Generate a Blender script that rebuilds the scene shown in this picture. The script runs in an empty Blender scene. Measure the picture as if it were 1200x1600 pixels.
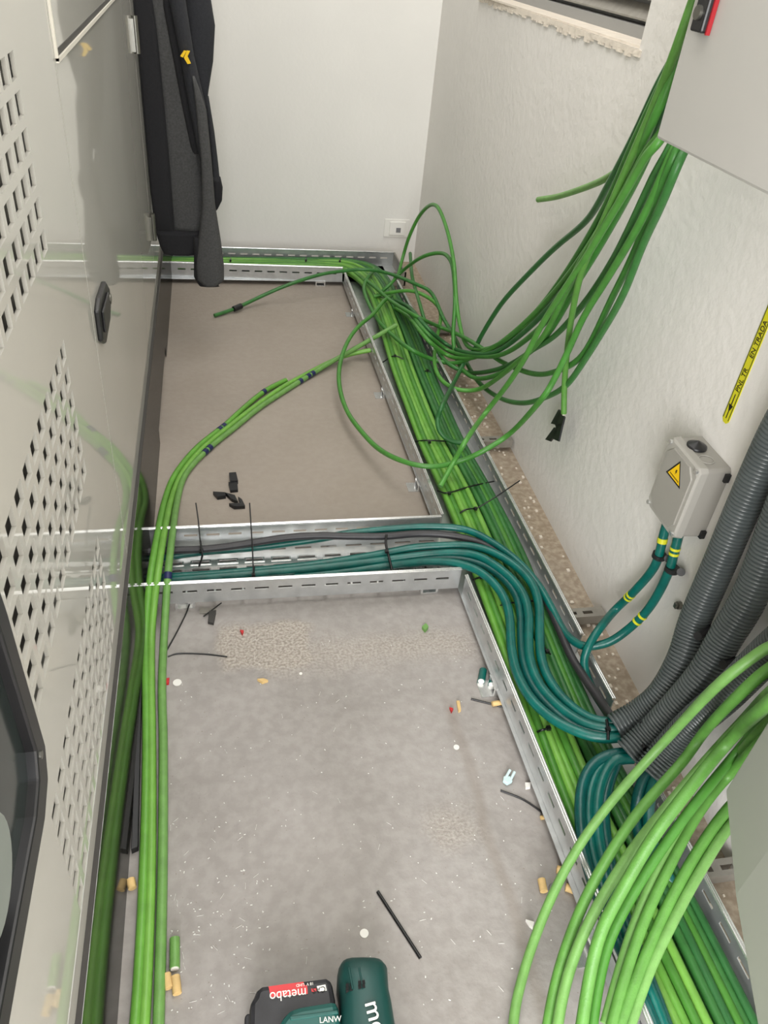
import bpy, bmesh, math, random
from mathutils import Vector, Matrix
random.seed(7)
S = bpy.context.scene
COL = S.collection
V = Vector
# ------------------------------------------------------------------ camera
CAM_H = 0.95
YAW, PITCH, ROLL, FPX = 0.252515873, 0.646132746, 0.111024896, 1208.983
fw = V((math.sin(YAW)*math.cos(PITCH), math.cos(YAW)*math.cos(PITCH), -math.sin(PITCH)))
rt0 = V((math.cos(YAW), -math.sin(YAW), 0)); up0 = rt0.cross(fw)
rt = rt0*math.cos(ROLL) + up0*math.sin(ROLL)
up = -rt0*math.sin(ROLL) + up0*math.cos(ROLL)
cd = bpy.data.cameras.new('camera'); cam = bpy.data.objects.new('camera', cd); COL.objects.link(cam)
cd.sensor_fit = 'VERTICAL'; cd.sensor_height = 24; cd.lens = 24*FPX/1600; cd.clip_start = .01; cd.clip_end = 50
cam.matrix_world = Matrix(((rt.x, up.x, -fw.x, 0), (rt.y, up.y, -fw.y, 0), (rt.z, up.z, -fw.z, CAM_H), (0, 0, 0, 1)))
S.camera = cam
# ------------------------------------------------------------------ light
S.view_settings.view_transform = 'Standard'; S.view_settings.look = 'None'
S.view_settings.exposure = 0.1; S.view_settings.gamma = 1.0; S.view_settings.use_curve_mapping = False
w = bpy.data.worlds.new('daylight'); S.world = w; w.use_nodes = True
w.node_tree.nodes['Background'].inputs[0].default_value = (.92, .96, 1, 1)
w.node_tree.nodes['Background'].inputs[1].default_value = 1.6
def area(name, loc, target, sx, sy, power, col):
    l = bpy.data.lights.new(name, 'AREA'); l.shape = 'RECTANGLE'; l.size = sx; l.size_y = sy; l.energy = power; l.color = col
    o = bpy.data.objects.new(name, l); COL.objects.link(o); o.location = loc
    o.rotation_euler = (V(target)-V(loc)).to_track_quat('-Z', 'Y').to_euler(); return o
area('doorway_daylight', (-.42, -1.25, .88), (.5, 1.0, .4), 1.1, 1.6, 76, (1, .99, .985))
area('overhead_fill_light', (.25, 1.35, 1.93), (.25, 1.4, 0), .7, 1.9, 17, (1, .985, .96))  # added soft fill from above, stands for no known lamp

# ------------------------------------------------------------------ picture-to-room helpers: image pixels cast onto chosen planes
def ray(x, y): return fw + rt*((x-600)/FPX) - up*((y-800)/FPX)
O = V((0, 0, CAM_H))
def G(x, y, z=0.0):
    d = ray(x, y); return O + d*((z-CAM_H)/d.z)
WX0, WK = .641-.7*.027, .027            # right wall plane x = WX0 + WK*y
def W(x, y, o=0.0):
    d = ray(x, y); return O + d*((WX0-o)/(d.x-WK*d.y))
def PX(x, y, X):
    d = ray(x, y); return O + d*(X/d.x)
def PY(x, y, Y):
    d = ray(x, y); return O + d*(Y/d.y)
def path(pts):
    out = []
    for p in pts:
        if isinstance(p, Vector): q = p
        elif p[2] >= 0: q = G(*p)
        else:
            q = W(p[0], p[1], -p[2])
            if q.z < .06: q = G(p[0], p[1], .06)      # where the wall would be left for the floor, slide along the pixel ray towards the camera
        out.append(q)
    return out
def wallx(y): return WX0 + WK*y

# ------------------------------------------------------------------ materials
MATS = {}
def srgb(c):
    return tuple(((v/255)/12.92 if v/255 <= .04045 else ((v/255+.055)/1.055)**2.4) for v in c) + (1,)
def mat(name, col, rough=.5, metal=0, nscale=0, namt=.0, bump=0, bscale=200, spec=.5, coat=0, ior=None):
    m = bpy.data.materials.new(name); m.use_nodes = True; nt = m.node_tree; b = nt.nodes['Principled BSDF']
    c = srgb(col)
    b.inputs['Base Color'].default_value = c; b.inputs['Roughness'].default_value = rough; b.inputs['Metallic'].default_value = metal
    b.inputs['Specular IOR Level'].default_value = spec; b.inputs['Coat Weight'].default_value = coat
    b.inputs['Coat Roughness'].default_value = .05
    if ior: b.inputs['IOR'].default_value = ior
    tc = nt.nodes.new('ShaderNodeTexCoord')
    if nscale:
        n = nt.nodes.new('ShaderNodeTexNoise'); n.inputs['Scale'].default_value = nscale; n.inputs['Detail'].default_value = 6
        nt.links.new(tc.outputs['Object'], n.inputs['Vector'])
        r = nt.nodes.new('ShaderNodeValToRGB'); r.color_ramp.elements[0].position = .3; r.color_ramp.elements[1].position = .7
        r.color_ramp.elements[0].color = tuple(v*(1-namt) for v in c[:3])+(1,); r.color_ramp.elements[1].color = tuple(min(1, v*(1+namt)) for v in c[:3])+(1,)
        nt.links.new(n.outputs['Fac'], r.inputs[0]); nt.links.new(r.outputs[0], b.inputs['Base Color'])
    if bump:
        n = nt.nodes.new('ShaderNodeTexNoise'); n.inputs['Scale'].default_value = bscale; n.inputs['Detail'].default_value = 5
        nt.links.new(tc.outputs['Object'], n.inputs['Vector'])
        bp = nt.nodes.new('ShaderNodeBump'); bp.inputs['Strength'].default_value = bump; bp.inputs['Distance'].default_value = .002
        nt.links.new(n.outputs['Fac'], bp.inputs['Height']); nt.links.new(bp.outputs[0], b.inputs['Normal'])
    MATS[name] = m; return m
mat('plaster', (225, 222, 217), .75, nscale=3, namt=.035, bump=.8, bscale=55)
mat('plaster_back', (228, 226, 221), .75, nscale=3, namt=.03, bump=.3, bscale=70)
mat('rough_sill', (224, 214, 200), .9, nscale=30, namt=.08, bump=1, bscale=90)
mat('ceiling_paint', (230, 228, 222), .9)
mat('steel', (196, 198, 198), .33, .75, nscale=40, namt=.10, bump=.08, bscale=300)
mat('bright_steel', (220, 221, 220), .22, .8, nscale=60, namt=.06)
mat('bracket_steel', (150, 146, 138), .45, .4, nscale=60, namt=.1)
mat('cabinet_paint', (188, 186, 178), .035, nscale=5, namt=.02, ior=1.3)
mat('cabinet_edge', (214, 209, 196), .35)
mat('door_gap', (60, 58, 55), .7)
mat('plinth_paint', (46, 45, 43), .06, spec=.3, nscale=8, namt=.06)
_pm = MATS['plinth_paint'].node_tree; _b = _pm.nodes['Principled BSDF']; _b.inputs['Specular IOR Level'].default_value = 0; _b.inputs['Roughness'].default_value = .8
_g = _pm.nodes.new('ShaderNodeBsdfGlossy'); _g.inputs['Roughness'].default_value = .06; _x = _pm.nodes.new('ShaderNodeMixShader'); _x.inputs[0].default_value = .36
_pm.links.new(_b.outputs[0], _x.inputs[1]); _pm.links.new(_g.outputs[0], _x.inputs[2]); _pm.links.new(_x.outputs[0], _pm.nodes['Material Output'].inputs[0])
mat('filter_mesh', (84, 82, 76), .8, nscale=150, namt=.12)
mat('black_plastic', (26, 26, 28), .4, nscale=60, namt=.15)
mat('black_tie', (16, 16, 17), .35)
mat('black_void', (10, 10, 10), .9)
mat('smoked_glass', (32, 42, 40), .12)
mat('grey_lens', (120, 128, 122), .3)
mat('hinge_metal', (120, 119, 112), .3, .8)
mat('wall_box_paint', (172, 170, 165), .4, nscale=5, namt=.02)
mat('side_panel_paint', (166, 170, 160), .4, nscale=5, namt=.02)
mat('red_plastic', (150, 22, 30), .4)
mat('box_plastic', (152, 149, 142), .42, nscale=20, namt=.02)
mat('box_rim', (164, 161, 154), .42)
mat('yellow_sign', (240, 196, 12), .45)
mat('black_print', (18, 17, 14), .6)
mat('tape_yellow', (214, 208, 40), .35)
mat('tape_olive', (96, 100, 22), .4)
mat('conduit_grey', (76, 82, 82), .27, nscale=30, namt=.08)
mat('conduit_cut', (84, 88, 87), .4)
GREENS = [mat('green_sheath_a', (98, 156, 58), .42, nscale=45, namt=.13, bump=.15, bscale=400),
          mat('green_sheath_b', (70, 128, 46), .42, nscale=45, namt=.13, bump=.15, bscale=400),
          mat('green_sheath_c', (112, 166, 68), .42, nscale=45, namt=.12, bump=.15, bscale=400)]
DGREENS = [mat('deep_green_sheath_a', (54, 112, 52), .42, nscale=45, namt=.14, bump=.15, bscale=400),
           mat('deep_green_sheath_b', (44, 100, 50), .42, nscale=45, namt=.14, bump=.15, bscale=400)]
LGREENS = [mat('light_green_sheath_a', (106, 152, 78), .45, nscale=60, namt=.12, bump=.2, bscale=500),
           mat('light_green_sheath_b', (88, 140, 60), .45, nscale=60, namt=.12, bump=.2, bscale=500)]
mat('teal_sheath', (3, 92, 84), .33, nscale=40, namt=.22, bump=.2, bscale=300)
mat('teal_sheath_dark', (2, 74, 70), .33, nscale=40, namt=.22, bump=.2, bscale=300)
mat('black_sheath', (46, 45, 48), .45, nscale=40, namt=.15)
mat('navy_band', (22, 30, 78), .5)
mat('band_yellow', (206, 206, 40), .45)
mat('copper_core', (200, 196, 180), .4)
mat('jacket_grey', (70, 70, 70), .95, nscale=250, namt=.22, bump=.4, bscale=700)
mat('jacket_black', (28, 28, 31), .95, nscale=250, namt=.15, bump=.3, bscale=700)
mat('jacket_charcoal', (40, 41, 45), .95, nscale=250, namt=.15, bump=.3, bscale=700)
mat('logo_yellow', (232, 190, 20), .7)
mat('tool_green', (14, 62, 58), .45, nscale=30, namt=.08)
mat('tool_teal', (22, 84, 78), .45, nscale=30, namt=.08)
mat('tool_black', (38, 38, 42), .5, nscale=60, namt=.3)
mat('label_red', (196, 32, 38), .4)
mat('white_print', (238, 236, 228), .5)
mat('wood', (214, 182, 124), .7, nscale=60, namt=.12)
mat('white_plastic', (232, 230, 224), .45)
mat('pale_clip', (196, 220, 220), .35)
mat('grey_rubber', (120, 120, 122), .7)
mat('red_scrap', (190, 30, 34), .5)
mat('shavings', (225, 224, 220), .4)
mat('grille_metal', (150, 150, 148), .5, .1)
def floor_mat():
    m = bpy.data.materials.new('concrete'); m.use_nodes = True; nt = m.node_tree; N = nt.nodes; L = nt.links; b = N['Principled BSDF']
    b.inputs['Roughness'].default_value = .62
    g = N.new('ShaderNodeNewGeometry'); sep = N.new('ShaderNodeSeparateXYZ'); L.new(g.outputs['Position'], sep.inputs[0])
    def noise(s, d=6):
        n = N.new('ShaderNodeTexNoise'); n.inputs['Scale'].default_value = s; n.inputs['Detail'].default_value = d
        L.new(g.outputs['Position'], n.inputs['Vector']); return n.outputs['Fac']
    def ramp(src, p0, p1, c0=(0, 0, 0, 1), c1=(1, 1, 1, 1)):
        r = N.new('ShaderNodeValToRGB'); r.color_ramp.elements[0].position = p0; r.color_ramp.elements[1].position = p1
        r.color_ramp.elements[0].color = c0; r.color_ramp.elements[1].color = c1; L.new(src, r.inputs[0]); return r.outputs[0]
    def math_(op, a, bb, cc=None):
        n = N.new('ShaderNodeMath'); n.operation = op
        for i, v in enumerate((a, bb, cc)):
            if v is None: continue
            if isinstance(v, (int, float)): n.inputs[i].default_value = v
            else: L.new(v, n.inputs[i])
        return n.outputs[0]
    def mix(f, a, bb):
        n = N.new('ShaderNodeMix'); n.data_type = 'RGBA'
        for i, v in ((0, f), (6, a), (7, bb)):
            if isinstance(v, (int, float)): n.inputs[i].default_value = v
            elif isinstance(v, tuple): n.inputs[i].default_value = v
            else: L.new(v, n.inputs[i])
        return n.outputs[2]
    def box(x0, x1, y0, y1, soft=.02, wob=.04):
        nx = math_('MULTIPLY', math_('SUBTRACT', noise(14), .5), wob*2)
        px = math_('ADD', sep.outputs[0], nx); py = math_('ADD', sep.outputs[1], nx)
        def up_(v, e): return math_('SMOOTHSTEP', v, e-soft, e+soft) if False else sm(v, e-soft, e+soft)
        a = sm(px, x0-soft, x0+soft); c = sm(py, y0-soft, y0+soft)
        d = math_('SUBTRACT', 1, sm(px, x1-soft, x1+soft)); e = math_('SUBTRACT', 1, sm(py, y1-soft, y1+soft))
        return math_('MULTIPLY', math_('MULTIPLY', a, c), math_('MULTIPLY', d, e))
    def sm(v, a, bb):
        n = N.new('ShaderNodeMapRange'); n.interpolation_type = 'SMOOTHSTEP'; L.new(v, n.inputs[0])
        n.inputs[1].default_value = a; n.inputs[2].default_value = bb; return n.outputs[0]
    base = ramp(noise(5), .35, .68, srgb((140, 135, 131)), srgb((168, 163, 160)))
    fine = ramp(noise(60, 8), .4, .62, srgb((140, 134, 128)), srgb((166, 161, 156)))
    c = mix(.35, base, fine)
    far_brown = sm(sep.outputs[1], 1.0, 1.2)                         # floor turns browner beyond the cross tray
    c = mix(math_('MULTIPLY', far_brown, .62), c, srgb((160, 147, 132)))
    ledge = sm(sep.outputs[0], .55, .57)                        # sandy dust strip along the wall
    c = mix(math_('MULTIPLY', ledge, .8), c, mix(ramp(noise(90, 8), .4, .65), srgb((150, 132, 110)), srgb((184, 168, 146))))
    p1 = box(-.02, .13, .83, .93, .012, .03); p2 = box(.05, .40, .82, .885, .03, .03); p3 = box(.25, .31, .50, .56, .02, .03)
    patch = math_('MAXIMUM', math_('MULTIPLY', p1, .8), math_('MAXIMUM', math_('MULTIPLY', p2, .5), math_('MULTIPLY', p3, .4)))
    gn = noise(240, 4)
    grit = ramp(gn, .38, .62, srgb((146, 136, 125)), srgb((190, 182, 172)))
    c = mix(patch, c, grit)
    # trowel mark running towards the camera
    lin = math_('ABSOLUTE', math_('SUBTRACT', math_('ADD', sep.outputs[0], math_('MULTIPLY', math_('SUBTRACT', noise(9), .5), .03)), .325), 0)
    lm = math_('MULTIPLY', math_('SUBTRACT', 1, sm(lin, .002, .014)), math_('SUBTRACT', 1, sm(sep.outputs[1], .70, .78)))
    c = mix(math_('MULTIPLY', lm, .35), c, srgb((128, 116, 104)))
    stain = ramp(noise(2.3, 3), .52, .68)
    c = mix(math_('MULTIPLY', stain, .12), c, srgb((140, 136, 136)))
    speck = ramp(noise(260, 2), .70, .74)
    c = mix(math_('MULTIPLY', speck, .5), c, srgb((120, 108, 96)))
    L.new(c, b.inputs['Base Color'])
    h = math_('ADD', math_('MULTIPLY', noise(120, 8), .35), math_('MULTIPLY', math_('MULTIPLY', gn, patch), 1.4))
    bp = N.new('ShaderNodeBump'); bp.inputs['Strength'].default_value = .5; bp.inputs['Distance'].default_value = .004
    L.new(h, bp.inputs['Height']); L.new(bp.outputs[0], b.inputs['Normal']); MATS['concrete'] = m
floor_mat()

# ------------------------------------------------------------------ mesh helpers
class MB:
    def __init__(s): s.v = []; s.f = []; s.sm = []
    def add(s, vs, fs, smooth=False):
        n = len(s.v); s.v += [tuple(p) for p in vs]; s.f += [tuple(i+n for i in f) for f in fs]; s.sm += [smooth]*len(fs)
    def box(s, a, b, M=None):
        (x0, y0, z0), (x1, y1, z1) = a, b
        vs = [V((x, y, z)) for x in (x0, x1) for y in (y0, y1) for z in (z0, z1)]
        if M: vs = [M @ p for p in vs]
        s.add(vs, [(0, 1, 3, 2), (4, 6, 7, 5), (0, 4, 5, 1), (2, 3, 7, 6), (0, 2, 6, 4), (1, 5, 7, 3)])
    def tube(s, P, r, n=8, cap=True, taper=None):
        P = [V(p) for p in P]; T = []
        for i in range(len(P)):
            T.append((P[min(i+1, len(P)-1)]-P[max(i-1, 0)]).normalized())
        a = V((0, 0, 1)) if abs(T[0].z) < .9 else V((1, 0, 0)); u = (a - T[0]*a.dot(T[0])).normalized()
        vs = []; fs = []
        for i, p in enumerate(P):
            u = (u - T[i]*u.dot(T[i])).normalized(); q = T[i].cross(u)
            rr = r[i] if isinstance(r, list) else r
            for k in range(n):
                t = 2*math.pi*k/n; vs.append(p + (u*math.cos(t)+q*math.sin(t))*rr)
        for i in range(len(P)-1):
            for k in range(n):
                fs.append((i*n+k, i*n+(k+1) % n, (i+1)*n+(k+1) % n, (i+1)*n+k))
        s.add(vs, fs, True)
        if cap:
            s.add(vs[:n], [tuple(range(n))[::-1]]); s.add(vs[-n:], [tuple(range(n))])
    def prism(s, poly, vec):
        n = len(poly); vs = [V(p) for p in poly] + [V(p)+V(vec) for p in poly]
        s.add(vs, [tuple(range(n))[::-1], tuple(range(n, 2*n))] + [(i, (i+1) % n, n+(i+1) % n, n+i) for i in range(n)])
    def rings(s, R, cap=True, smooth=True):
        n = len(R[0]); vs = [p for r in R for p in r]; fs = []
        for i in range(len(R)-1):
            for k in range(n): fs.append((i*n+k, i*n+(k+1) % n, (i+1)*n+(k+1) % n, (i+1)*n+k))
        s.add(vs, fs, smooth)
        if cap: s.add(R[0], [tuple(range(n))[::-1]]); s.add(R[-1], [tuple(range(n))])
    def plate(s, u0, u1, v0, v1, holes, F, th):
        """sheet with real rectangular holes; F(u,v,d) maps to space"""
        us = sorted({round(x, 6) for x in [u0, u1]+[h[0] for h in holes]+[h[1] for h in holes] if u0 <= x <= u1})
        vs = sorted({round(x, 6) for x in [v0, v1]+[h[2] for h in holes]+[h[3] for h in holes] if v0 <= x <= v1})
        nu, nv = len(us)-1, len(vs)-1
        solid = [[True]*nv for _ in range(nu)]
        for h in holes:
            for i in range(nu):
                um = (us[i]+us[i+1])/2
                if h[0] < um < h[1]:
                    for j in range(nv):
                        if h[2] < (vs[j]+vs[j+1])/2 < h[3]: solid[i][j] = False
        P = {}; verts = []
        def vid(i, j, d):
            k = (i, j, d)
            if k not in P: P[k] = len(verts); verts.append(F(us[i], vs[j], d*th))
            return P[k]
        fs = []
        for i in range(nu):
            for j in range(nv):
                if not solid[i][j]: continue
                fs.append((vid(i, j, 1), vid(i+1, j, 1), vid(i+1, j+1, 1), vid(i, j+1, 1)))
                fs.append((vid(i, j, 0), vid(i, j+1, 0), vid(i+1, j+1, 0), vid(i+1, j, 0)))
                for di, dj, a, b in ((-1, 0, (i, j), (i, j+1)), (1, 0, (i+1, j+1), (i+1, j)), (0, -1, (i+1, j), (i, j)), (0, 1, (i, j+1), (i+1, j+1))):
                    ii, jj = i+di, j+dj
                    if not (0 <= ii < nu and 0 <= jj < nv and solid[ii][jj]):
                        fs.append((vid(*a, 0), vid(*b, 0), vid(*b, 1), vid(*a, 1)))
        s.add(verts, fs)
    def build(s, name, m, parent=None, bevel=0, label=None, cat=None, group=None, kind=None, fixn=True):
        me = bpy.data.meshes.new(name); me.from_pydata(s.v, [], s.f)
        for p, q in zip(me.polygons, s.sm): p.use_smooth = q
        if fixn:
            bm = bmesh.new(); bm.from_mesh(me); bmesh.ops.recalc_face_normals(bm, faces=bm.faces); bm.to_mesh(me); bm.free()
        me.materials.append(MATS[m] if isinstance(m, str) else m)
        o = bpy.data.objects.new(name, me); COL.objects.link(o)
        if parent: o.parent = parent; o.matrix_parent_inverse = parent.matrix_world.inverted()
        if bevel:
            b = o.modifiers.new('bevel', 'BEVEL'); b.width = bevel; b.segments = 2; b.limit_method = 'ANGLE'
        tag(o, label, cat, group, kind); return o
def tag(o, label=None, cat=None, group=None, kind=None):
    for k, v in (('label', label), ('category', cat), ('group', group), ('kind', kind)):
        if v: o[k] = v
    return o
def thing(name, loc, label, cat, group=None):
    o = bpy.data.objects.new(name, None); COL.objects.link(o); o.empty_display_size = .02
    o.matrix_world = Matrix.Translation(V(loc)); return tag(o, label, cat, group)
def spline(P, n=8):
    P = [V(p) for p in P]; out = []
    for i in range(len(P)-1):
        p0 = P[i-1] if i else P[i]*2-P[i+1]; p1 = P[i]; p2 = P[i+1]; p3 = P[i+2] if i+2 < len(P) else P[i+1]*2-P[i]
        for k in range(n):
            t = k/n; out.append(.5*((2*p1)+(p2-p0)*t+(2*p0-5*p1+4*p2-p3)*t*t+(3*p1-p0-3*p2+p3)*t**3))
    out.append(P[-1]); return out
def smoothed(P, it=2):
    for _ in range(it):
        P = [P[0]]+[(P[i-1]+P[i]*2+P[i+1])/4 for i in range(1, len(P)-1)]+[P[-1]]
    return P
def point_at(C, f):
    L = [0]
    for a, b in zip(C, C[1:]): L.append(L[-1]+(b-a).length)
    t = f*L[-1]
    for i in range(len(C)-1):
        if L[i+1] >= t:
            k = (t-L[i])/max(1e-9, L[i+1]-L[i]); return C[i].lerp(C[i+1], k), (C[i+1]-C[i]).normalized()
    return C[-1], (C[-1]-C[-2]).normalized()
def nearest_f(C, q):
    L = [0]
    for a, b in zip(C, C[1:]): L.append(L[-1]+(b-a).length)
    i = min(range(len(C)), key=lambda j: (C[j]-q).length); return L[i]/L[-1]
def cable(pts, r, m, label, group=None, name='green_cable', cat='cable', n=8, seg=8, it=3, bands=(), band_m='navy_band', core=(), core_m='copper_core', bw=.012):
    C = smoothed(spline(path(pts), seg), it)
    mb = MB(); mb.tube(C, r, n); o = mb.build(name, m, None, 0, label, cat, group, fixn=False)
    for q in bands:
        f = nearest_f(C, q); p, t = point_at(C, f); b = MB(); b.tube([p-t*bw/2, p+t*bw/2], r*1.09, 12); b.build('marker_band', band_m, o, fixn=False)
    for e in core:
        p, t = (C[0], (C[0]-C[1]).normalized()) if e == 0 else (C[-1], (C[-1]-C[-2]).normalized())
        b = MB(); b.tube([p-t*.002, p+t*.003], r*.62, 8); b.build('cut_core', core_m, o, fixn=False)
    return o, C
def ellipse_ring(c, ax, ay, a, b, n=14, e=1.0):
    R = []
    for k in range(n):
        t = 2*math.pi*k/n; ct, st = math.cos(t), math.sin(t)
        R.append(c + ax*(a*math.copysign(abs(ct)**e, ct)) + ay*(b*math.copysign(abs(st)**e, st)))
    return R
def text(s, size, org, xd, yd, m, parent, name='lettering', off=.0004, sx=1.0):
    cu = bpy.data.curves.new('t', 'FONT'); cu.body = s; cu.size = size; cu.extrude = off/2
    t = bpy.data.objects.new('t', cu); me = bpy.data.meshes.new_from_object(t); bpy.data.objects.remove(t)
    xd = V(xd).normalized(); yd = V(yd); yd = (yd-xd*yd.dot(xd)).normalized(); zd = xd.cross(yd)
    M = Matrix(((xd.x*sx, yd.x, zd.x, org[0]), (xd.y*sx, yd.y, zd.y, org[1]), (xd.z*sx, yd.z, zd.z, org[2]), (0, 0, 0, 1)))
    me.transform(M); me.materials.append(MATS[m]); me.name = name
    o = bpy.data.objects.new(name, me); COL.objects.link(o); o.parent = parent; o.matrix_parent_inverse = parent.matrix_world.inverted(); return o

# ------------------------------------------------------------------ setting
YB = 2.67
b = MB(); b.box((-1.1, -1.6, -.05), (.9, YB+.1, 0)); b.build('floor', 'concrete', kind='structure')
b = MB(); b.box((-1.1, -1.6, 2.0), (.9, YB+.1, 2.05)); b.build('ceiling', 'ceiling_paint', kind='structure')
b = MB(); b.box((-1.1, YB, 0), (wallx(YB)+.05, YB+.1, 2.0)); b.build('wall_back', 'plaster_back', kind='structure')
b = MB(); b.box((-1.1, -1.6, 0), (-1.0, YB, 2.0)); b.build('wall_left', 'plaster_back', kind='structure')
b = MB()
b.plate(-1.6, YB+.1, 0, 2.0, [(1.29, 2.25, .83, 1.35)], lambda u, v, d: V((wallx(u)+d, u, v)), .10)
WR = b.build('wall_right', 'plaster', kind='structure')
# ragged plaster lip along the vent opening
b = MB()
for i in range(60):
    y = 1.29+.96*i/59; h = random.uniform(.004, .014); p = V((wallx(y)-.001, y, .83-h/2))
    b.box((p.x-.002, y-.010, .829-h), (p.x+.004, y+.012, .8315))
b.build('plaster_lip', 'rough_sill', WR)
b = MB(); b.box((wallx(1.8)-.0, 1.29, .8301), (wallx(1.8)+.09, 2.25, .834)); b.build('opening_sill', 'rough_sill', WR)
# ventilation window set back in the opening
win = thing('window_1', (wallx(1.77)+.07, 1.77, .83), None, None); win['kind'] = 'structure'
b = MB(); b.box((wallx(1.77)+.055, 1.292, .834), (wallx(1.77)+.085, 2.248, .852)); b.box((wallx(1.77)+.055, 1.292, .852), (wallx(1.77)+.085, 1.306, 1.34)); b.build('window_frame', 'grille_metal', win)
for k in range(16):
    z = .862+k*.03; b = MB(); x = wallx(1.77)+.06
    b.add([V((x, 1.306, z)), V((x, 2.248, z)), V((x+.018, 2.248, z+.02)), V((x+.018, 1.306, z+.02)), V((x, 1.306, z-.003)), V((x, 2.248, z-.003)), V((x+.018, 2.248, z+.017)), V((x+.018, 1.306, z+.017))],
          [(0, 1, 2, 3), (7, 6, 5, 4), (0, 4, 5, 1), (2, 6, 7, 3), (0, 3, 7, 4), (1, 5, 6, 2)]); b.build('louvre_slat', 'bracket_steel', win)
b = MB(); b.box((wallx(1.77)+.088, 1.292, .834), (wallx(1.77)+.094, 2.248, 1.34)); b.build('insect_mesh', 'grille_metal', win)

# ------------------------------------------------------------------ grey cabinet on the left
CX = -.142; CT = 1.62
cab = thing('switchgear_cabinet', (CX-.35, 1.1, 0), 'tall glossy grey metal cabinet with perforated vents filling the left side', 'cabinet')
b = MB(); b.box((CX-.74, -.2, .185), (CX-.022, 2.5, CT)); b.build('housing', 'cabinet_paint', cab)
PF = -.1362
b = MB(); b.plate(-.2, 2.66, .0, .199, [(.94, 1.03, .0, .012), (1.5, 1.92, 0, .035)], lambda u, v, d: V((PF-.0005+d, u, v)), .0005)
b.build('plinth', 'plinth_paint', cab)
b = MB(); b.box((PF-.09, -.2, .001), (PF-.05, 2.5, .182)); b.build('plinth_core', 'black_void', cab)
b = MB(); b.box((PF-.0057, -.2, .186), (PF-.0006, 2.66, .1989)); b.build('plinth_ledge', 'door_gap', cab)
def sheet(y0, y1, z0, z1, holes, name, m='cabinet_paint', x=CX, th=.018, parent=cab):
    b = MB(); b.plate(y0, y1, z0, z1, holes, lambda u, v, d: V((x-th+d, u, v)), th); return b.build(name, m, parent)
VY = [.711-.0322*k for k in range(11)]
VZ = [(.851, 6), (.6165, 6), (.3805, 6)]
HY, HZ, PZ = .0228, .0182, .0264
v_open = [(VY[-1]-HY-.006, VY[0]+.006, zt-5*PZ-HZ-.006, zt+.006) for zt, n in VZ]
d1 = sheet(-.2, .887, .183, CT, v_open, 'door')
for (zt, n), op in zip(VZ, v_open):
    b = MB(); hs = [(y-HY, y, zt-k*PZ-HZ, zt-k*PZ) for y in VY for k in range(n)]
    b.plate(op[0], op[1], op[2], op[3], hs, lambda u, v, d: V((CX-.0034+d, u, v)), .0034); b.build('vent_grille', 'cabinet_paint', d1)
    b = MB(); b.box((CX-.0085, op[0]+.001, op[2]+.001), (CX-.0068, op[1]-.001, op[3]-.001)); b.build('vent_filter', 'filter_mesh', d1)
d2 = sheet(.8915, 1.858, .183, CT, [], 'door', parent=cab)
sheet(1.862, 2.5, .183, CT, [], 'side_frame')
b = MB(); b.box((CX-.02, .884, .19), (CX-.012, .895, CT)); b.build('door_gap', 'cabinet_edge', cab)
# recessed panel outline high on the far door: two raised mouldings
b = MB(); b.box((CX-.001, .896, .818), (CX+.0025, .9, 1.3)); b.box((CX-.001, .896, .8165), (CX+.0025, 1.62, .8205)); b.build('panel_moulding', 'cabinet_edge', d2)
b = MB(); b.box((CX-.001, .9005, .8205), (CX+.0006, .909, 1.3)); b.box((CX-.001, .9005, .8205), (CX+.0006, 1.62, .8265)); b.build('panel_recess', 'door_gap', d2)
# black lock handle on the far door
def yzpoly(pts, x0, x1, b):
    b.prism([V((x0, y, z)) for y, z in pts], (x1-x0, 0, 0))
b = MB(); yzpoly([(.905, .523), (.905, .562), (.93, .567), (.995, .563), (1.02, .545), (1.02, .528), (.99, .512), (.93, .508)], CX-.001, CX+.006, b); hd = b.build('door_lock', 'black_plastic', d2, bevel=.003)
b = MB(); yzpoly([(.918, .528), (.918, .555), (.985, .553), (.985, .53)], CX+.006, CX+.009, b); b.build('lock_lever', 'black_plastic', hd, bevel=.002)
b = MB(); b.tube([V((CX+.005, .998, .538)), V((CX+.009, .998, .538))], .006, 12); b.build('lock_cylinder', 'hinge_metal', hd)
# hinges
for za, zb in ((.70, .765), (.325, .385)):
    b = MB(); b.tube([V((CX+.006, 1.86, za)), V((CX+.006, 1.86, zb))], .006, 10); b.box((CX-.001, 1.845, za+.004), (CX+.004, 1.875, zb-.004)); b.build('hinge', 'hinge_metal', cab)
# large black flush frame at the near edge
fr = [(.09, .452), (.11, .44), (.33, .436), (.355, .446), (.367, .468), (.367, .60), (.36, .70), (.33, .72), (.09, .72)]
b = MB()
inn = [(y*.86+.24*.14, z*.84+.58*.16) for y, z in fr]
R0 = [V((CX, y, z)) for y, z in fr]; R1 = [V((CX+.010, y, z)) for y, z in fr]; R2 = [V((CX+.010, y, z)) for y, z in inn]; R3 = [V((CX+.002, y, z)) for y, z in inn]
b.rings([R0, R1, R2, R3], cap=False, smooth=False); hb = b.build('black_frame', 'black_plastic', d1, bevel=.002)
b = MB(); b.prism([V((CX+.0005, y, z)) for y, z in inn], (.002, 0, 0)); b.build('smoked_window', 'smoked_glass', hb)
b = MB(); b.tube([V((CX+.002, .245, .515)), V((CX+.009, .245, .515))], .035, 28); b.build('round_dial', 'grey_lens', hb)
for y, z in ((.352, .478), (.35, .69)):
    b = MB(); b.tube([V((CX+.009, y, z)), V((CX+.0115, y, z))], .003, 10); b.build('frame_screw', 'hinge_metal', hb)
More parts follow.
